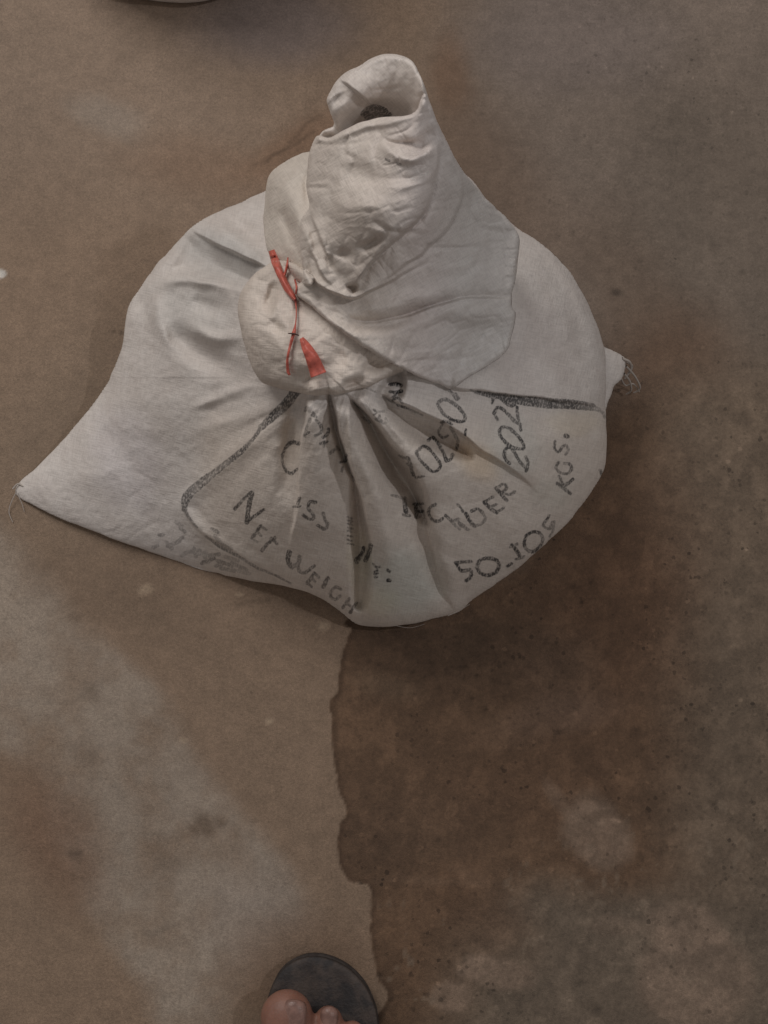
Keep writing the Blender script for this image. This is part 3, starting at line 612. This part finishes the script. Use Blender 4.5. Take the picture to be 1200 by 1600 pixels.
# bunched ring of cloth below the string
shell("tied_collar", [(373, 500), (372, 475), (380, 450), (395, 430), (415, 415), (440, 406), (475, 420), (520, 460), (580, 520), (630, 568), (622, 584), (600, 592), (575, 604), (540, 613), (500, 618), (465, 614), (440, 608), (412, 598), (396, 577), (383, 545)],
      [(373, 490, 17.6), (395, 430, 18.6), (440, 408, 19.6), (383, 545, 17.6), (412, 598, 17.6), (465, 614, 18.6), (540, 612, 18.9), (600, 590, 19), (400, 500, 19.6), (430, 470, 19.9), (440, 560, 20.2), (470, 500, 20.6), (500, 570, 20.8), (560, 570, 20.6), (620, 575, 19.6), (520, 480, 21)],
      [('valley', [(434, 436), (426, 458), (419, 478), (420, 500)], [.6, 1.0, .9], [9, 10, 9]), ('valley', [(420, 498), (436, 516), (455, 524)], [.4, .5, .3], 9), ('ridge', [(385, 470), (392, 520), (410, 565), (440, 592)], [.3, .4, .4], 12), ('ridge', [(440, 455), (434, 480), (440, 505)], [.4, .4], 9),
       ('valley', [(530, 607), (552, 598), (575, 592)], [.5, .9, .6], 6), ('valley', [(570, 560), (592, 572), (612, 578)], [.7, .8, .4], 13), ('ridge', [(450, 602), (500, 607), (540, 600)], [.4, .5, .4], 8), ('crease', [(462, 445), (464, 480), (462, 512)], [.3, .4, .2], 6), ('valley', [(395, 560), (430, 572), (470, 575)], [.15, .25, .2], 14),
       ('valley', [(500, 530), (530, 560), (545, 585)], [.2, .4, .3], 13)],
      0.9, 13, 3.0, rough=0.05, crumple=0.14, tint=lambda x, y: np.tile((1.01, .97, .92), (len(x), 1)), weave_rot=0.1)
# far wall of the rolled mouth
shell("rolled_mouth", [(511, 158), (517, 141), (530, 121), (552, 107), (578, 93), (602, 85), (628, 87), (646, 98), (660, 125), (672, 160), (686, 196), (694, 222), (650, 250), (560, 245), (505, 240), (496, 222), (505, 205), (521, 196), (516, 178)],
      [(511, 158, 25.5), (530, 121, 26), (578, 93, 26.8), (628, 87, 27.6), (655, 120, 28.5), (672, 160, 28.5), (600, 120, 26.6), (640, 140, 27), (590, 160, 25.4), (560, 150, 26), (540, 170, 26), (600, 182, 24.2), (640, 175, 25.4), (560, 190, 23.5), (505, 210, 24.5), (600, 230, 22), (690, 215, 26), (650, 240, 23)],
      [('step', [(528, 122), (548, 135), (565, 149), (582, 165), (592, 178)], [.4, .7, .9, .9], [14, 18, 20], -1), ('ridge', [(655, 112), (658, 140), (650, 170)], [.4, .5, .5], 8), ('pit', [(575, 160), (600, 155), (640, 165), (635, 190), (570, 190)], .7, 14), ('valley', [(500, 210), (512, 214), (522, 205)], [.5, .5], 7), ('valley', [(525, 150), (535, 165)], .3, 14)],
      0.6, 9, 3.0, strokes=ST_TOP, rough=0.05, crumple=0.08, weave_rot=0.9, gloss=lambda x, y: 0.2 + 0 * x, tint=lambda x, y: np.tile((1.0, .985, .97), (len(x), 1)))
# twisted neck and the flap that falls over the right shoulder
def ngloss(x, y):
    g = np.zeros(len(x))
    for cx, cy, rx, ry, a in ((652, 275, 25, 20, .8), (692, 385, 20, 25, 1), (640, 432, 18, 10, .8), (803, 415, 10, 14, 1), (775, 545, 26, 40, 1), (650, 565, 22, 14, .9), (655, 240, 30, 12, .7), (600, 540, 30, 12, .5), (720, 560, 60, 30, .7), (720, 350, 70, 80, .5), (620, 540, 70, 14, .7)):
        g = np.maximum(g, a * np.exp(-((x - cx) / rx) ** 2 - ((y - cy) / ry) ** 2))
    return g
shell("twisted_neck", [(482, 245), (490, 222), (498, 212), (516, 214), (545, 199), (590, 184), (632, 181), (650, 172), (657, 156), (664, 146), (673, 164), (686, 196), (700, 225), (725, 268), (760, 310), (795, 345), (811, 372), (809, 410), (802, 450), (800, 478), (806, 490),
        (801, 520), (790, 550), (766, 570), (735, 589), (707, 607), (688, 600), (660, 592), (626, 574), (600, 562), (560, 537), (520, 508), (485, 478), (463, 460), (462, 447), (474, 436), (471, 400), (468, 370), (470, 342), (483, 322), (479, 290), (480, 262)],
      [(482, 245, 23.5), (498, 212, 24.5), (516, 214, 25.5), (590, 184, 27.6), (632, 181, 28.6), (660, 155, 29.5), (700, 225, 27), (725, 268, 24.5), (760, 310, 21.5), (811, 372, 18.6), (802, 450, 18.2), (806, 490, 17.8), (790, 550, 17.2), (707, 607, 17.8), (626, 574, 20.8), (520, 508, 22), (560, 537, 22), (590, 555, 21.6), (463, 455, 21.4), (470, 350, 22),
       (560, 260, 27), (620, 260, 28.2), (670, 250, 28), (530, 330, 25.6), (600, 340, 27), (650, 320, 27), (540, 400, 24), (600, 400, 24.6), (700, 320, 24), (680, 400, 22.4), (620, 470, 22.0), (550, 470, 22), (740, 400, 20.6), (720, 480, 20), (640, 530, 20.8), (720, 545, 18.6), (770, 520, 17.4), (760, 350, 20), (490, 400, 22.6)],
      [('step', [(684, 225), (684, 262), (676, 305), (660, 340), (636, 362), (604, 388), (578, 414), (560, 440), (548, 458)], [.4, 1.2, 1.5, 1.6, 1.3, .9], [26, 26, 26, 22], 1, .06),
       ('pit', [(541, 447), (556, 442), (559, 452), (550, 459)], 1.0, 6), ('crease', [(685, 238), (684, 268), (676, 305), (660, 338), (636, 362), (604, 386), (578, 412), (562, 438)], [.3, .7, .8, .8, .4], [6, 7, 7]), ('step', [(694, 205), (712, 250), (722, 292), (712, 335), (688, 370), (650, 402), (604, 434), (566, 460)], [.3, .9, 1.2, 1.3, 1.1, .7, .4], [26, 28, 24], 1),
       ('step', [(478, 400), (490, 432), (508, 452), (535, 463), (562, 463), (600, 446), (648, 418), (692, 392)], [.7, 1.0, 1.2, 1.2, .9, .6, .4], [20, 20, 24], -1),
       ('valley', [(495, 482), (545, 504), (600, 506), (660, 486), (720, 468), (815, 462)], [.9, 1.0, 1.0, .6, .5], [9, 11, 11, 10]), ('step', [(820, 464), (740, 466), (680, 478), (620, 498), (560, 503), (490, 478)], [1.0, 1.1, .8, .5], [30, 30, 22], -1), ('ridge', [(540, 485), (600, 482), (660, 462), (730, 440)], [.4, .6, .5, .3], 13),
       ('valley', [(555, 390), (575, 384), (596, 373), (618, 364)], [.5, .9, .6], 7), ('valley', [(528, 388), (540, 396), (556, 408)], [.5, .6], 8), ('step', [(487, 335), (496, 362), (508, 395), (520, 430)], [.6, .9, .7], [14, 14, 12], -1), ('step', [(484, 385), (494, 410), (508, 436), (522, 452)], [.6, .9, .6], [12, 12, 12], -1),
       ('valley', [(514, 395), (518, 412), (526, 430)], [.5, .6], 6), ('ridge', [(476, 340), (484, 380), (492, 420)], [.5, .6, .5], 9), ('valley', [(535, 262), (575, 282), (620, 300)], [.4, .6, .4], 22), ('ridge', [(520, 345), (560, 330), (620, 330)], [.3, .4, .3], 22),
       ('ridge', [(585, 212), (610, 238), (645, 248), (676, 232), (692, 205)], [.3, .5, .6, .4], 7), ('valley', [(610, 215), (650, 228), (676, 208), (682, 180)], [.4, .6, .5], 9), ('ridge', [(516, 222), (560, 200), (620, 188), (655, 170)], [.3, .4, .4], 6),
       ('ridge', [(486, 478), (520, 503), (562, 530), (605, 555)], [.2, .3, .2], 9), ('valley', [(590, 532), (640, 552), (680, 580)], [.2, .3, .2], 14), ('ridge', [(700, 500), (760, 495), (800, 500)], [.3, .4, .3], 12), ('valley', [(640, 520), (700, 505), (760, 512)], [.2, .3, .2], 16),
       ('ridge', [(740, 300), (760, 370), (775, 430)], [.2, .3, .2], 26), ('valley', [(780, 345), (775, 400), (765, 445)], [.2, .3, .2], 16), ('valley', [(700, 250), (716, 300)], [.2, .3], 9), ('valley', [(690, 600), (660, 575), (640, 560)], [.2, .3], 9)],
      0.5, 7, [(482, 245, 3), (660, 155, 2), (700, 225, 5), (590, 184, 1), (530, 400, 5), (811, 372, .4), (790, 550, .3), (707, 607, .4), (463, 455, 3), (760, 310, 3), (626, 574, 1.5), (620, 350, 7)],
      strokes=ST_NECK, gloss=ngloss, rough=0.03, crumple=0.15, weave_rot=-0.5, tint=lambda x, y: np.stack([1.0 - .05 * sstep(640, 740, x), .975 - .0 * x, .94 + .05 * sstep(560, 700, x)], -1))
# frayed corner sticking out behind on the right
shell("corner_ear", [(930, 540), (948, 545), (972, 556), (978, 566), (972, 590), (958, 606), (952, 625), (944, 640), (925, 620)],
      [(930, 540, 5), (975, 560, 3.5), (955, 610, 4), (925, 620, 5.5), (950, 580, 5)], [('valley', [(940, 560), (950, 590), (945, 620)], [.2, .3], 8)], 0.3, 6, .6, clear=-20, rough=0.08)

# ------------------------------------------------------------------ ribbons, string, threads
def surf(px, py):
    j = np.clip(((np.asarray(px) - gx[0]) / STEP).round().astype(int), 0, len(gx) - 1); i = np.clip(((np.asarray(py) - gy[0]) / STEP).round().astype(int), 0, len(gy) - 1)
    return ZB[i, j]
def ribbon(name, pts, widths, mat, lift=0.25, thick=0.07, z=None, crown=0.12, seed=1):
    """a strip of plastic tape laid over the cloth, heights in cm"""
    p = spline(pts, 10); n = len(p); t = np.gradient(p, axis=0); t /= np.linalg.norm(t, axis=1)[:, None] + 1e-9; nn = np.stack([-t[:, 1], t[:, 0]], -1)
    wd = np.interp(np.linspace(0, 1, n), np.linspace(0, 1, len(widths)), widths); m = 7; top = []; bot = []
    zc = surf(p[:, 0], p[:, 1]) if z is None else np.interp(np.linspace(0, 1, n), np.linspace(0, 1, len(z)), z)
    kern = np.ones(5) / 5; zc = np.convolve(np.pad(zc, 2, 'edge'), kern, 'valid')
    for k in range(m):
        s = (k / (m - 1) - 0.5); q = p + nn * (wd * s)[:, None]
        zz = zc + lift + crown * (1 - 4 * s * s) + 0.10 * vnoise(np.full(n, s * 4.2), np.arange(n) / 6.0, seed) * (wd / 8).clip(0, 1)
        if z is None: zz = np.maximum(zz, surf(q[:, 0], q[:, 1]) + 0.08)
        top.append(P(q[:, 0], q[:, 1], zz / 100)); bot.append(P(q[:, 0], q[:, 1], (zz - thick) / 100))
    V = np.concatenate(top + bot); F = []
    for k in range(m - 1):
        for i in range(n - 1):
            a, b, c, d = k * n + i, k * n + i + 1, (k + 1) * n + i + 1, (k + 1) * n + i
            F.append((a, d, c, b)); o = m * n; F.append((a + o, b + o, c + o, d + o))
    o = m * n
    for i in range(n - 1): F.append((i, i + 1, i + 1 + o, i + o)); k = (m - 1) * n; F.append((k + i, k + i + o, k + i + 1 + o, k + i + 1))
    for k in range(m - 1): a = k * n; b = (k + 1) * n; F.append((a, a + o, b + o, b)); a += n - 1; b += n - 1; F.append((a, b, b + o, a + o))
    return mesh_from(name, V - SO, np.array(F), mat, sack)
def tube(name, pts3, r, mat, parent, seg=6):
    p = spline(pts3, 6); V = []; F = []; n = len(p); off = np.array(parent.location)
    for i in range(n):
        t = p[min(i + 1, n - 1)] - p[max(i - 1, 0)]; t /= np.linalg.norm(t) + 1e-12; a = np.cross(t, (0, 0, 1)); a = a / (np.linalg.norm(a) + 1e-9); b = np.cross(t, a)
        rr = r * (1 - 0.5 * (i / n) ** 3)
        for k in range(seg): q = 2 * math.pi * k / seg; V.append(p[i] + rr * (math.cos(q) * a + math.sin(q) * b) - off)
    for i in range(n - 1):
        for k in range(seg): F.append((i * seg + k, i * seg + (k + 1) % seg, (i + 1) * seg + (k + 1) % seg, (i + 1) * seg + k))
    return mesh_from(name, V, np.array(F), mat, parent)
RED = plain("red_plastic_tape", (0.64, 0.15, 0.11), 0.40, 0.5, 400, 0.25)
DRK = plain("dark_string", (0.07, 0.035, 0.03), 0.7)
THR = plain("loose_plastic_fibre", (0.42, 0.37, 0.33), 0.5)
r1 = ribbon("tie_string", [(424, 391), (430, 408), (439, 430), (449, 450), (461, 468)], [9, 13, 12, 12, 7], RED, .35, crown=.35, seed=3)
r2 = ribbon("tie_string", [(461, 464), (463, 485), (462, 505), (459, 520), (453, 542), (449, 562), (450, 580), (453, 586)], [5, 2.0, 2.2, 6, 4, 4, 5, 4], RED, .3, crown=.12, seed=4)
r3 = ribbon("tie_string", [(471, 528), (478, 541), (488, 560), (498, 586)], [6, 15, 21, 26], RED, .55, crown=.15, seed=5)
r4 = ribbon("tie_string", [(450, 402), (448, 418), (444, 432)], [2, 4, 4], RED, .3, crown=.1, seed=6)
r5 = ribbon("tie_string", [(460, 436), (463, 447), (462, 460)], [2, 3, 2], RED, .02, crown=.1, seed=7)
r6 = ribbon("tie_string", [(450, 521), (459, 521.5), (467, 524)], [1.5, 2.6, 2], DRK, .5, crown=.15, seed=8)
r3["label"] = "short wide end of the red tape"; r6["label"] = "small dark knot of string"
def thr(pts, r=0.0007):
    r *= 0.72
    q = np.array([list(P(a, b, c / 100)) for a, b, c in pts]); return tube("loose_thread", q, r, THR, sack)
thr([(972, 560, 3.6), (984, 566, 3.2), (985, 578, 2.4), (976, 592, 2)], .0013); thr([(978, 572, 3), (992, 588, 2), (1000, 606, 1), (990, 614, .5)], .0011)
thr([(975, 584, 3), (984, 596, 2), (986, 610, 1), (978, 616, .5)], .0011); thr([(970, 590, 3), (977, 602, 1.6), (990, 600, 1.2), (999, 612, .5)], .0009)
thr([(976, 566, 3.2), (988, 571, 2), (984, 584, 1.6)], .0008); thr([(26, 768, .5), (18, 784, .3), (14, 800, .15), (20, 816, .12)], .0005); thr([(28, 774, .5), (34, 786, .3), (38, 800, .12)], .0004)
thr([(20, 764, .4), (28, 756, .5), (36, 760, .6)], .0009)
thr([(612, 976, 2.4), (640, 981, 1.6), (664, 975, 1.8)], .00018); thr([(700, 962, 3.2), (716, 955, 3.0), (734, 944, 3.4)], .0003)

# ------------------------------------------------------------------ second sack, only its near edge shows
def far_sack():
    c = P(283, -11, 0.020); R = 0.12; cy = c[1] + R; cx = c[0]
    o = thing("sack", "another pale sack lying at the top edge of the photo, only its rim in view", "sack", (cx, cy, 0))
    V = []; F = []; nt, nr = 160, 60
    for j in range(nr + 1):
        a = (j / nr) * math.pi * 0.5 * 1.28 - 0.28 * math.pi * 0.5
        for i in range(nt):
            t = 2 * math.pi * i / nt; rr = R * max(math.cos(a), 0.0) ** 0.75 * (1 + 0.02 * math.sin(3 * t + 1)); z = 0.02 + 0.14 * math.sin(a) if a > 0 else 0.02 + 0.05 * math.sin(a)
            g = 0.006 * math.sin(13 * t + 2 * math.sin(3 * t)) * (j / nr) * (1 - (j / nr) ** 6)
            V.append(((rr + g) * math.cos(t), (rr + g) * math.sin(t), max(z, 0.0)))
    for j in range(nr):
        for i in range(nt): F.append((j * nt + i, j * nt + (i + 1) % nt, (j + 1) * nt + (i + 1) % nt, (j + 1) * nt + i))
    m = plain("pale_sacking", (0.66, 0.61, 0.57), 0.6, 0.4, 160, 0.1)
    mesh_from("sack_body", V, np.array(F), m, o)
    V = []; F = []
    for j in range(16):
        f = j / 15; r = 0.022 + 0.05 * f ** 1.6 if j > 2 else 0.035 - 0.005 * j
        for i in range(48):
            t = 2 * math.pi * i / 48; q = r * (1 + 0.16 * math.sin(7 * t + 4 * f)); V.append((q * math.cos(t), q * math.sin(t) + 0.03 * f, 0.155 + 0.075 * f))
    for j in range(15):
        for i in range(48): F.append((j * 48 + i, j * 48 + (i + 1) % 48, (j + 1) * 48 + (i + 1) % 48, (j + 1) * 48 + i))
    mesh_from("twisted_neck", V, np.array(F), m, o)
far_sack()

# ------------------------------------------------------------------ person: right foot in a slipper
def blob_mesh(name, balls, mat, parent, voxel=0.0011, smooth=4):
    """ellipsoid chain fused into one skin: balls = (centre, radii, yaw)"""
    V = []; F = []; nu, nv = 26, 16
    for (c, r, yaw) in balls:
        b = len(V); cc, ss = math.cos(yaw), math.sin(yaw)
        for j in range(nv + 1):
            a = -math.pi / 2 + math.pi * j / nv
            for i in range(nu):
                t = 2 * math.pi * i / nu; x, y, z = r[0] * math.cos(a) * math.cos(t), r[1] * math.cos(a) * math.sin(t), r[2] * math.sin(a)
                V.append((c[0] + x * cc - y * ss, c[1] + x * ss + y * cc, c[2] + z))
        for j in range(nv):
            for i in range(nu): F.append((b + j * nu + i, b + j * nu + (i + 1) % nu, b + (j + 1) * nu + (i + 1) % nu, b + (j + 1) * nu + i))
    o = mesh_from(name, np.array(V) - np.array(parent.location), np.array(F), mat, parent)
    m = o.modifiers.new("fuse", 'REMESH'); m.mode = 'VOXEL'; m.voxel_size = voxel; m.use_smooth_shade = True
    s = o.modifiers.new("soften", 'SMOOTH'); s.factor = 0.6; s.iterations = smooth
    return o
def chain(a, b, ra, rb, n, yaw=0.0):
    a = np.array(a); b = np.array(b); ra = np.array(ra); rb = np.array(rb)
    return [(tuple(a + (b - a) * k / (n - 1)), tuple(ra + (rb - ra) * k / (n - 1)), yaw) for k in range(n)]
def person_foot():
    tip = P(449, 1546, 0.030); px = (P(460, 1600, 0.03) - P(459, 1600, 0.03))[0]     # metres per photo pixel at toe height
    cx = P(448, 1600, 0.030)[0]; rt = 41 * px                                      # big toe half width
    t2 = P(513, 1571, 0.027); c2 = P(513, 1600, 0.027)[0]; t3 = P(548, 1593, 0.025)[0:2]
    ob = thing("person", "person's right foot in a dark worn slipper, big toe and nail at the bottom edge", "person", (cx + 0.03, tip[1] - 0.12, 0))
    y0 = tip[1]; zb = 0.031
    skin = NT("skin"); co = skin.n("ShaderNodeTexCoord").outputs["Object"]; a = skin.noise(co, 60, 4, .6); b = skin.noise(co, 500, 3, .6)
    c = skin.mix(skin.ramp(a, .35, .65), (0.235, 0.112, 0.078, 1), (0.30, 0.150, 0.108, 1)); c = skin.mix(skin.math('MULTIPLY', b, .35), c, (0.16, 0.07, 0.05, 1))
    skin.l(c, skin.b.inputs["Base Color"]); skin.b.inputs["Roughness"].default_value = 0.5; skin.b.inputs["Subsurface Weight"].default_value = 0.15; skin.b.inputs["Subsurface Radius"].default_value = (.01, .004, .002); skin.b.inputs["Subsurface Scale"].default_value = .3
    bp = skin.n("ShaderNodeBump"); bp.inputs["Strength"].default_value = .35; bp.inputs["Distance"].default_value = .0008; skin.l(b, bp.inputs["Height"]); skin.l(bp.outputs[0], skin.b.inputs["Normal"])
    balls = []
    # big toe: rounded pad, slightly flattened nail bed
    balls += chain((cx - .000, y0 - rt * 0.95, zb), (cx + .002, y0 - 0.030, zb), (rt, rt * 0.98, 0.0125), (rt * 0.97, rt, 0.0125), 4)
    balls += chain((cx + .002, y0 - 0.030, zb), (cx + .010, y0 - 0.070, zb + .003), (rt * .97, rt, .0125), (0.021, .021, .017), 5)
    for (tx, ty, r, dx) in ((c2, t2[1], 0.0090, .030), (t3[0] + .001, t3[1], 0.0083, .050), (t3[0] + 0.016, t3[1] - .010, 0.0078, .062), (t3[0] + 0.030, t3[1] - .022, 0.0075, .074)):
        balls += chain((tx, ty - r * 1.1, zb - .004), (tx - .001, ty - 0.020, zb - .001), (r, r * 1.1, .0085), (r * .92, r, .0085), 4)
        balls += chain((tx - .001, ty - 0.020, zb - .001), (cx + dx - .008, y0 - 0.075, zb + .001), (r * .92, r, .0085), (.012, .014, .013), 5)
    balls += chain((cx + .028, y0 - .085, .036), (cx + .030, y0 - .17, .047), (.043, .03, .016), (.033, .035, .026), 6)
    balls += chain((cx + .030, y0 - .17, .047), (cx + .026, y0 - .235, .045), (.033, .035, .026), (.030, .030, .027), 4)
    balls += chain((cx + .028, y0 - .205, .07), (cx + .026, y0 - .23, .15), (.032, .036, .03), (.031, .035, .04), 5)
    balls += chain((cx + .026, y0 - .23, .15), (cx + .024, y0 - .27, .42), (.031, .035, .04), (.050, .055, .05), 9)
    blob_mesh("body", balls, skin.m, ob, 0.0014, 4)
    OFF = np.array(ob.location)
    # nails: curved plates
    nail = plain("toenail", (0.27, 0.155, 0.125), 0.36, 0.35, 260, 0.3)
    def make_nail(c, wx, wy, rx, zt, yaw=0.0):
        V = []; F = []; m, n = 13, 13
        for lay in (0, 1):
            for j in range(n):
                for i in range(m):
                    u = i / (m - 1) * 2 - 1; v = j / (n - 1) * 2 - 1; k = 1 - 0.22 * abs(v) ** 4
                    x = u * wx * k; y = v * wy - (u * u) * 0.0016 * (v > 0) * v
                    z = zt - 0.55 * x * x / rx - (0.0022 * max(v, 0) ** 3) - 0.0010 * lay - 0.0007 * (abs(u) ** 8)
                    V.append((c[0] + x * math.cos(yaw) - y * math.sin(yaw), c[1] + x * math.sin(yaw) + y * math.cos(yaw), z))
        for j in range(n - 1):
            for i in range(m - 1):
                a = j * m + i; F.append((a, a + 1, a + m + 1, a + m)); o = m * n; F.append((a + o, a + o + m, a + o + m + 1, a + o + 1))
        o = m * n
        for i in range(m - 1): F.append((i, i + o, i + 1 + o, i + 1)); a = (n - 1) * m + i; F.append((a, a + 1, a + 1 + o, a + o))
        for j in range(n - 1): a = j * m; F.append((a, a + m, a + m + o, a + o)); a += m - 1; F.append((a, a + o, a + m + o, a + m))
        return mesh_from("toenail", np.array(V) - OFF, np.array(F), nail, ob)
    nc = P(458, 1592, zb + .0125); make_nail((nc[0], nc[1]), 19 * px, .0100, rt, zb + .0124, -.12)
    nc = P(514, 1590, zb + .004); make_nail((nc[0], nc[1]), .0052, .0058, .009, zb + .0047)
    # slipper
    rub = plain("worn_dark_rubber", (0.062, 0.052, 0.048), 0.75, 0.7, 260, 0.35, 0.25)
    fb = NT("worn_footbed"); co = fb.n("ShaderNodeTexCoord").outputs["Object"]; a = fb.noise(co, 70, 5, .65); b = fb.noise(co, 600, 3, .6)
    c = fb.mix(fb.ramp(a, .38, .66), (0.018, 0.016, 0.017, 1), (0.075, 0.055, 0.045, 1)); c = fb.mix(fb.math('MULTIPLY', b, .4), c, (0.05, .04, .036, 1)); fb.l(c, fb.b.inputs["Base Color"]); fb.b.inputs["Roughness"].default_value = .7
    bp = fb.n("ShaderNodeBump"); bp.inputs["Strength"].default_value = .5; bp.inputs["Distance"].default_value = .001; fb.l(fb.math('ADD', a, b), bp.inputs["Height"]); fb.l(bp.outputs[0], fb.b.inputs["Normal"])
    ff = [tuple(P(a, b, .016)[:2]) for a, b in ((411, 1600), (414, 1575), (423, 1545), (438, 1517), (458, 1501), (485, 1493), (515, 1497), (545, 1512), (569, 1536), (584, 1565), (592, 1600))]
    w0 = ff[0]; w1 = ff[-1]
    back = [(w1[0] + .006, w1[1] - .05), (w1[0] - .002, w1[1] - .13), (w1[0] - .010, w1[1] - .19), (w1[0] - .030, w1[1] - .225), (w0[0] + .030, w0[1] - .225), (w0[0] + .010, w0[1] - .19), (w0[0] + .008, w0[1] - .10), (w0[0] - .002, w0[1] - .04)]
    out = spline(ff + back, 6, True); n = len(out); ctr = out.mean(0)
    def slab(name, prof, mat):
        V = []; F = []
        for ins, z in prof:
            d = ctr - out; L = np.linalg.norm(d, axis=1)[:, None]; q = out + (d * (ins - 1) if ins > 1 else d / L * ins)
            V += [(a, b, z + 0.0006 * math.sin(a * 300) * (ins > .004)) for a, b in q]
        for k in range(len(prof) - 1):
            for i in range(n): F.append((k * n + i, k * n + (i + 1) % n, (k + 1) * n + (i + 1) % n, (k + 1) * n + i))
        V.append((ctr[0], ctr[1], prof[-1][1])); b = (len(prof) - 1) * n
        F = F + [(b + i, b + (i + 1) % n, len(V) - 1) for i in range(n)] + [tuple(range(n))[::-1]]
        return mesh_from(name, np.array(V) - OFF, F, mat, ob)
    sole = slab("slipper", [(.004, .0), (.001, .003), (0, .010), (.0005, .0125), (.002, .0140), (.0035, .0142)], rub)
    sole.name = "slipper"; fbm_ = slab("footbed", [(.0006, .0140), (.0010, .0160), (.0022, .0168), (.006, .0166), (1.3, .0164), (1.6, .0164), (1.9, .0164)], fb.m)
    fbm_.parent = sole
    # strap over the forefoot, out of frame but casting its shade
    V = []; F = []; m = 21; yc = y0 - .075; xl = cx - .022; xr = cx + .085
    for j, (dy, h) in enumerate(((.018, 0), (.0, .002), (-.03, .006), (-.05, .009))):
        for lay in (0, 1):
            for i in range(m):
                t = math.pi * i / (m - 1); rr = 1 + .05 * lay
                V.append(((xl + xr) / 2 - math.cos(t) * (xr - xl) / 2 * rr, yc + dy + 0.012 * math.sin(t), .012 + math.sin(t) ** .7 * (.050 + h + .003 * lay)))
    for j in range(3):
        for i in range(m - 1):
            a = j * 2 * m + i; F += [(a, a + 1, a + 2 * m + 1, a + 2 * m), (a + m, a + 3 * m, a + 3 * m + 1, a + m + 1)]
    for i in range(m - 1): F += [(i, i + m, i + m + 1, i + 1), (6 * m + i, 6 * m + i + 1, 7 * m + i + 1, 7 * m + i)]
    st = mesh_from("strap", np.array(V) - OFF, np.array(F), plain("dark_green_strap", (.02, .03, .018), .6, .4), ob); st.parent = sole
person_foot()
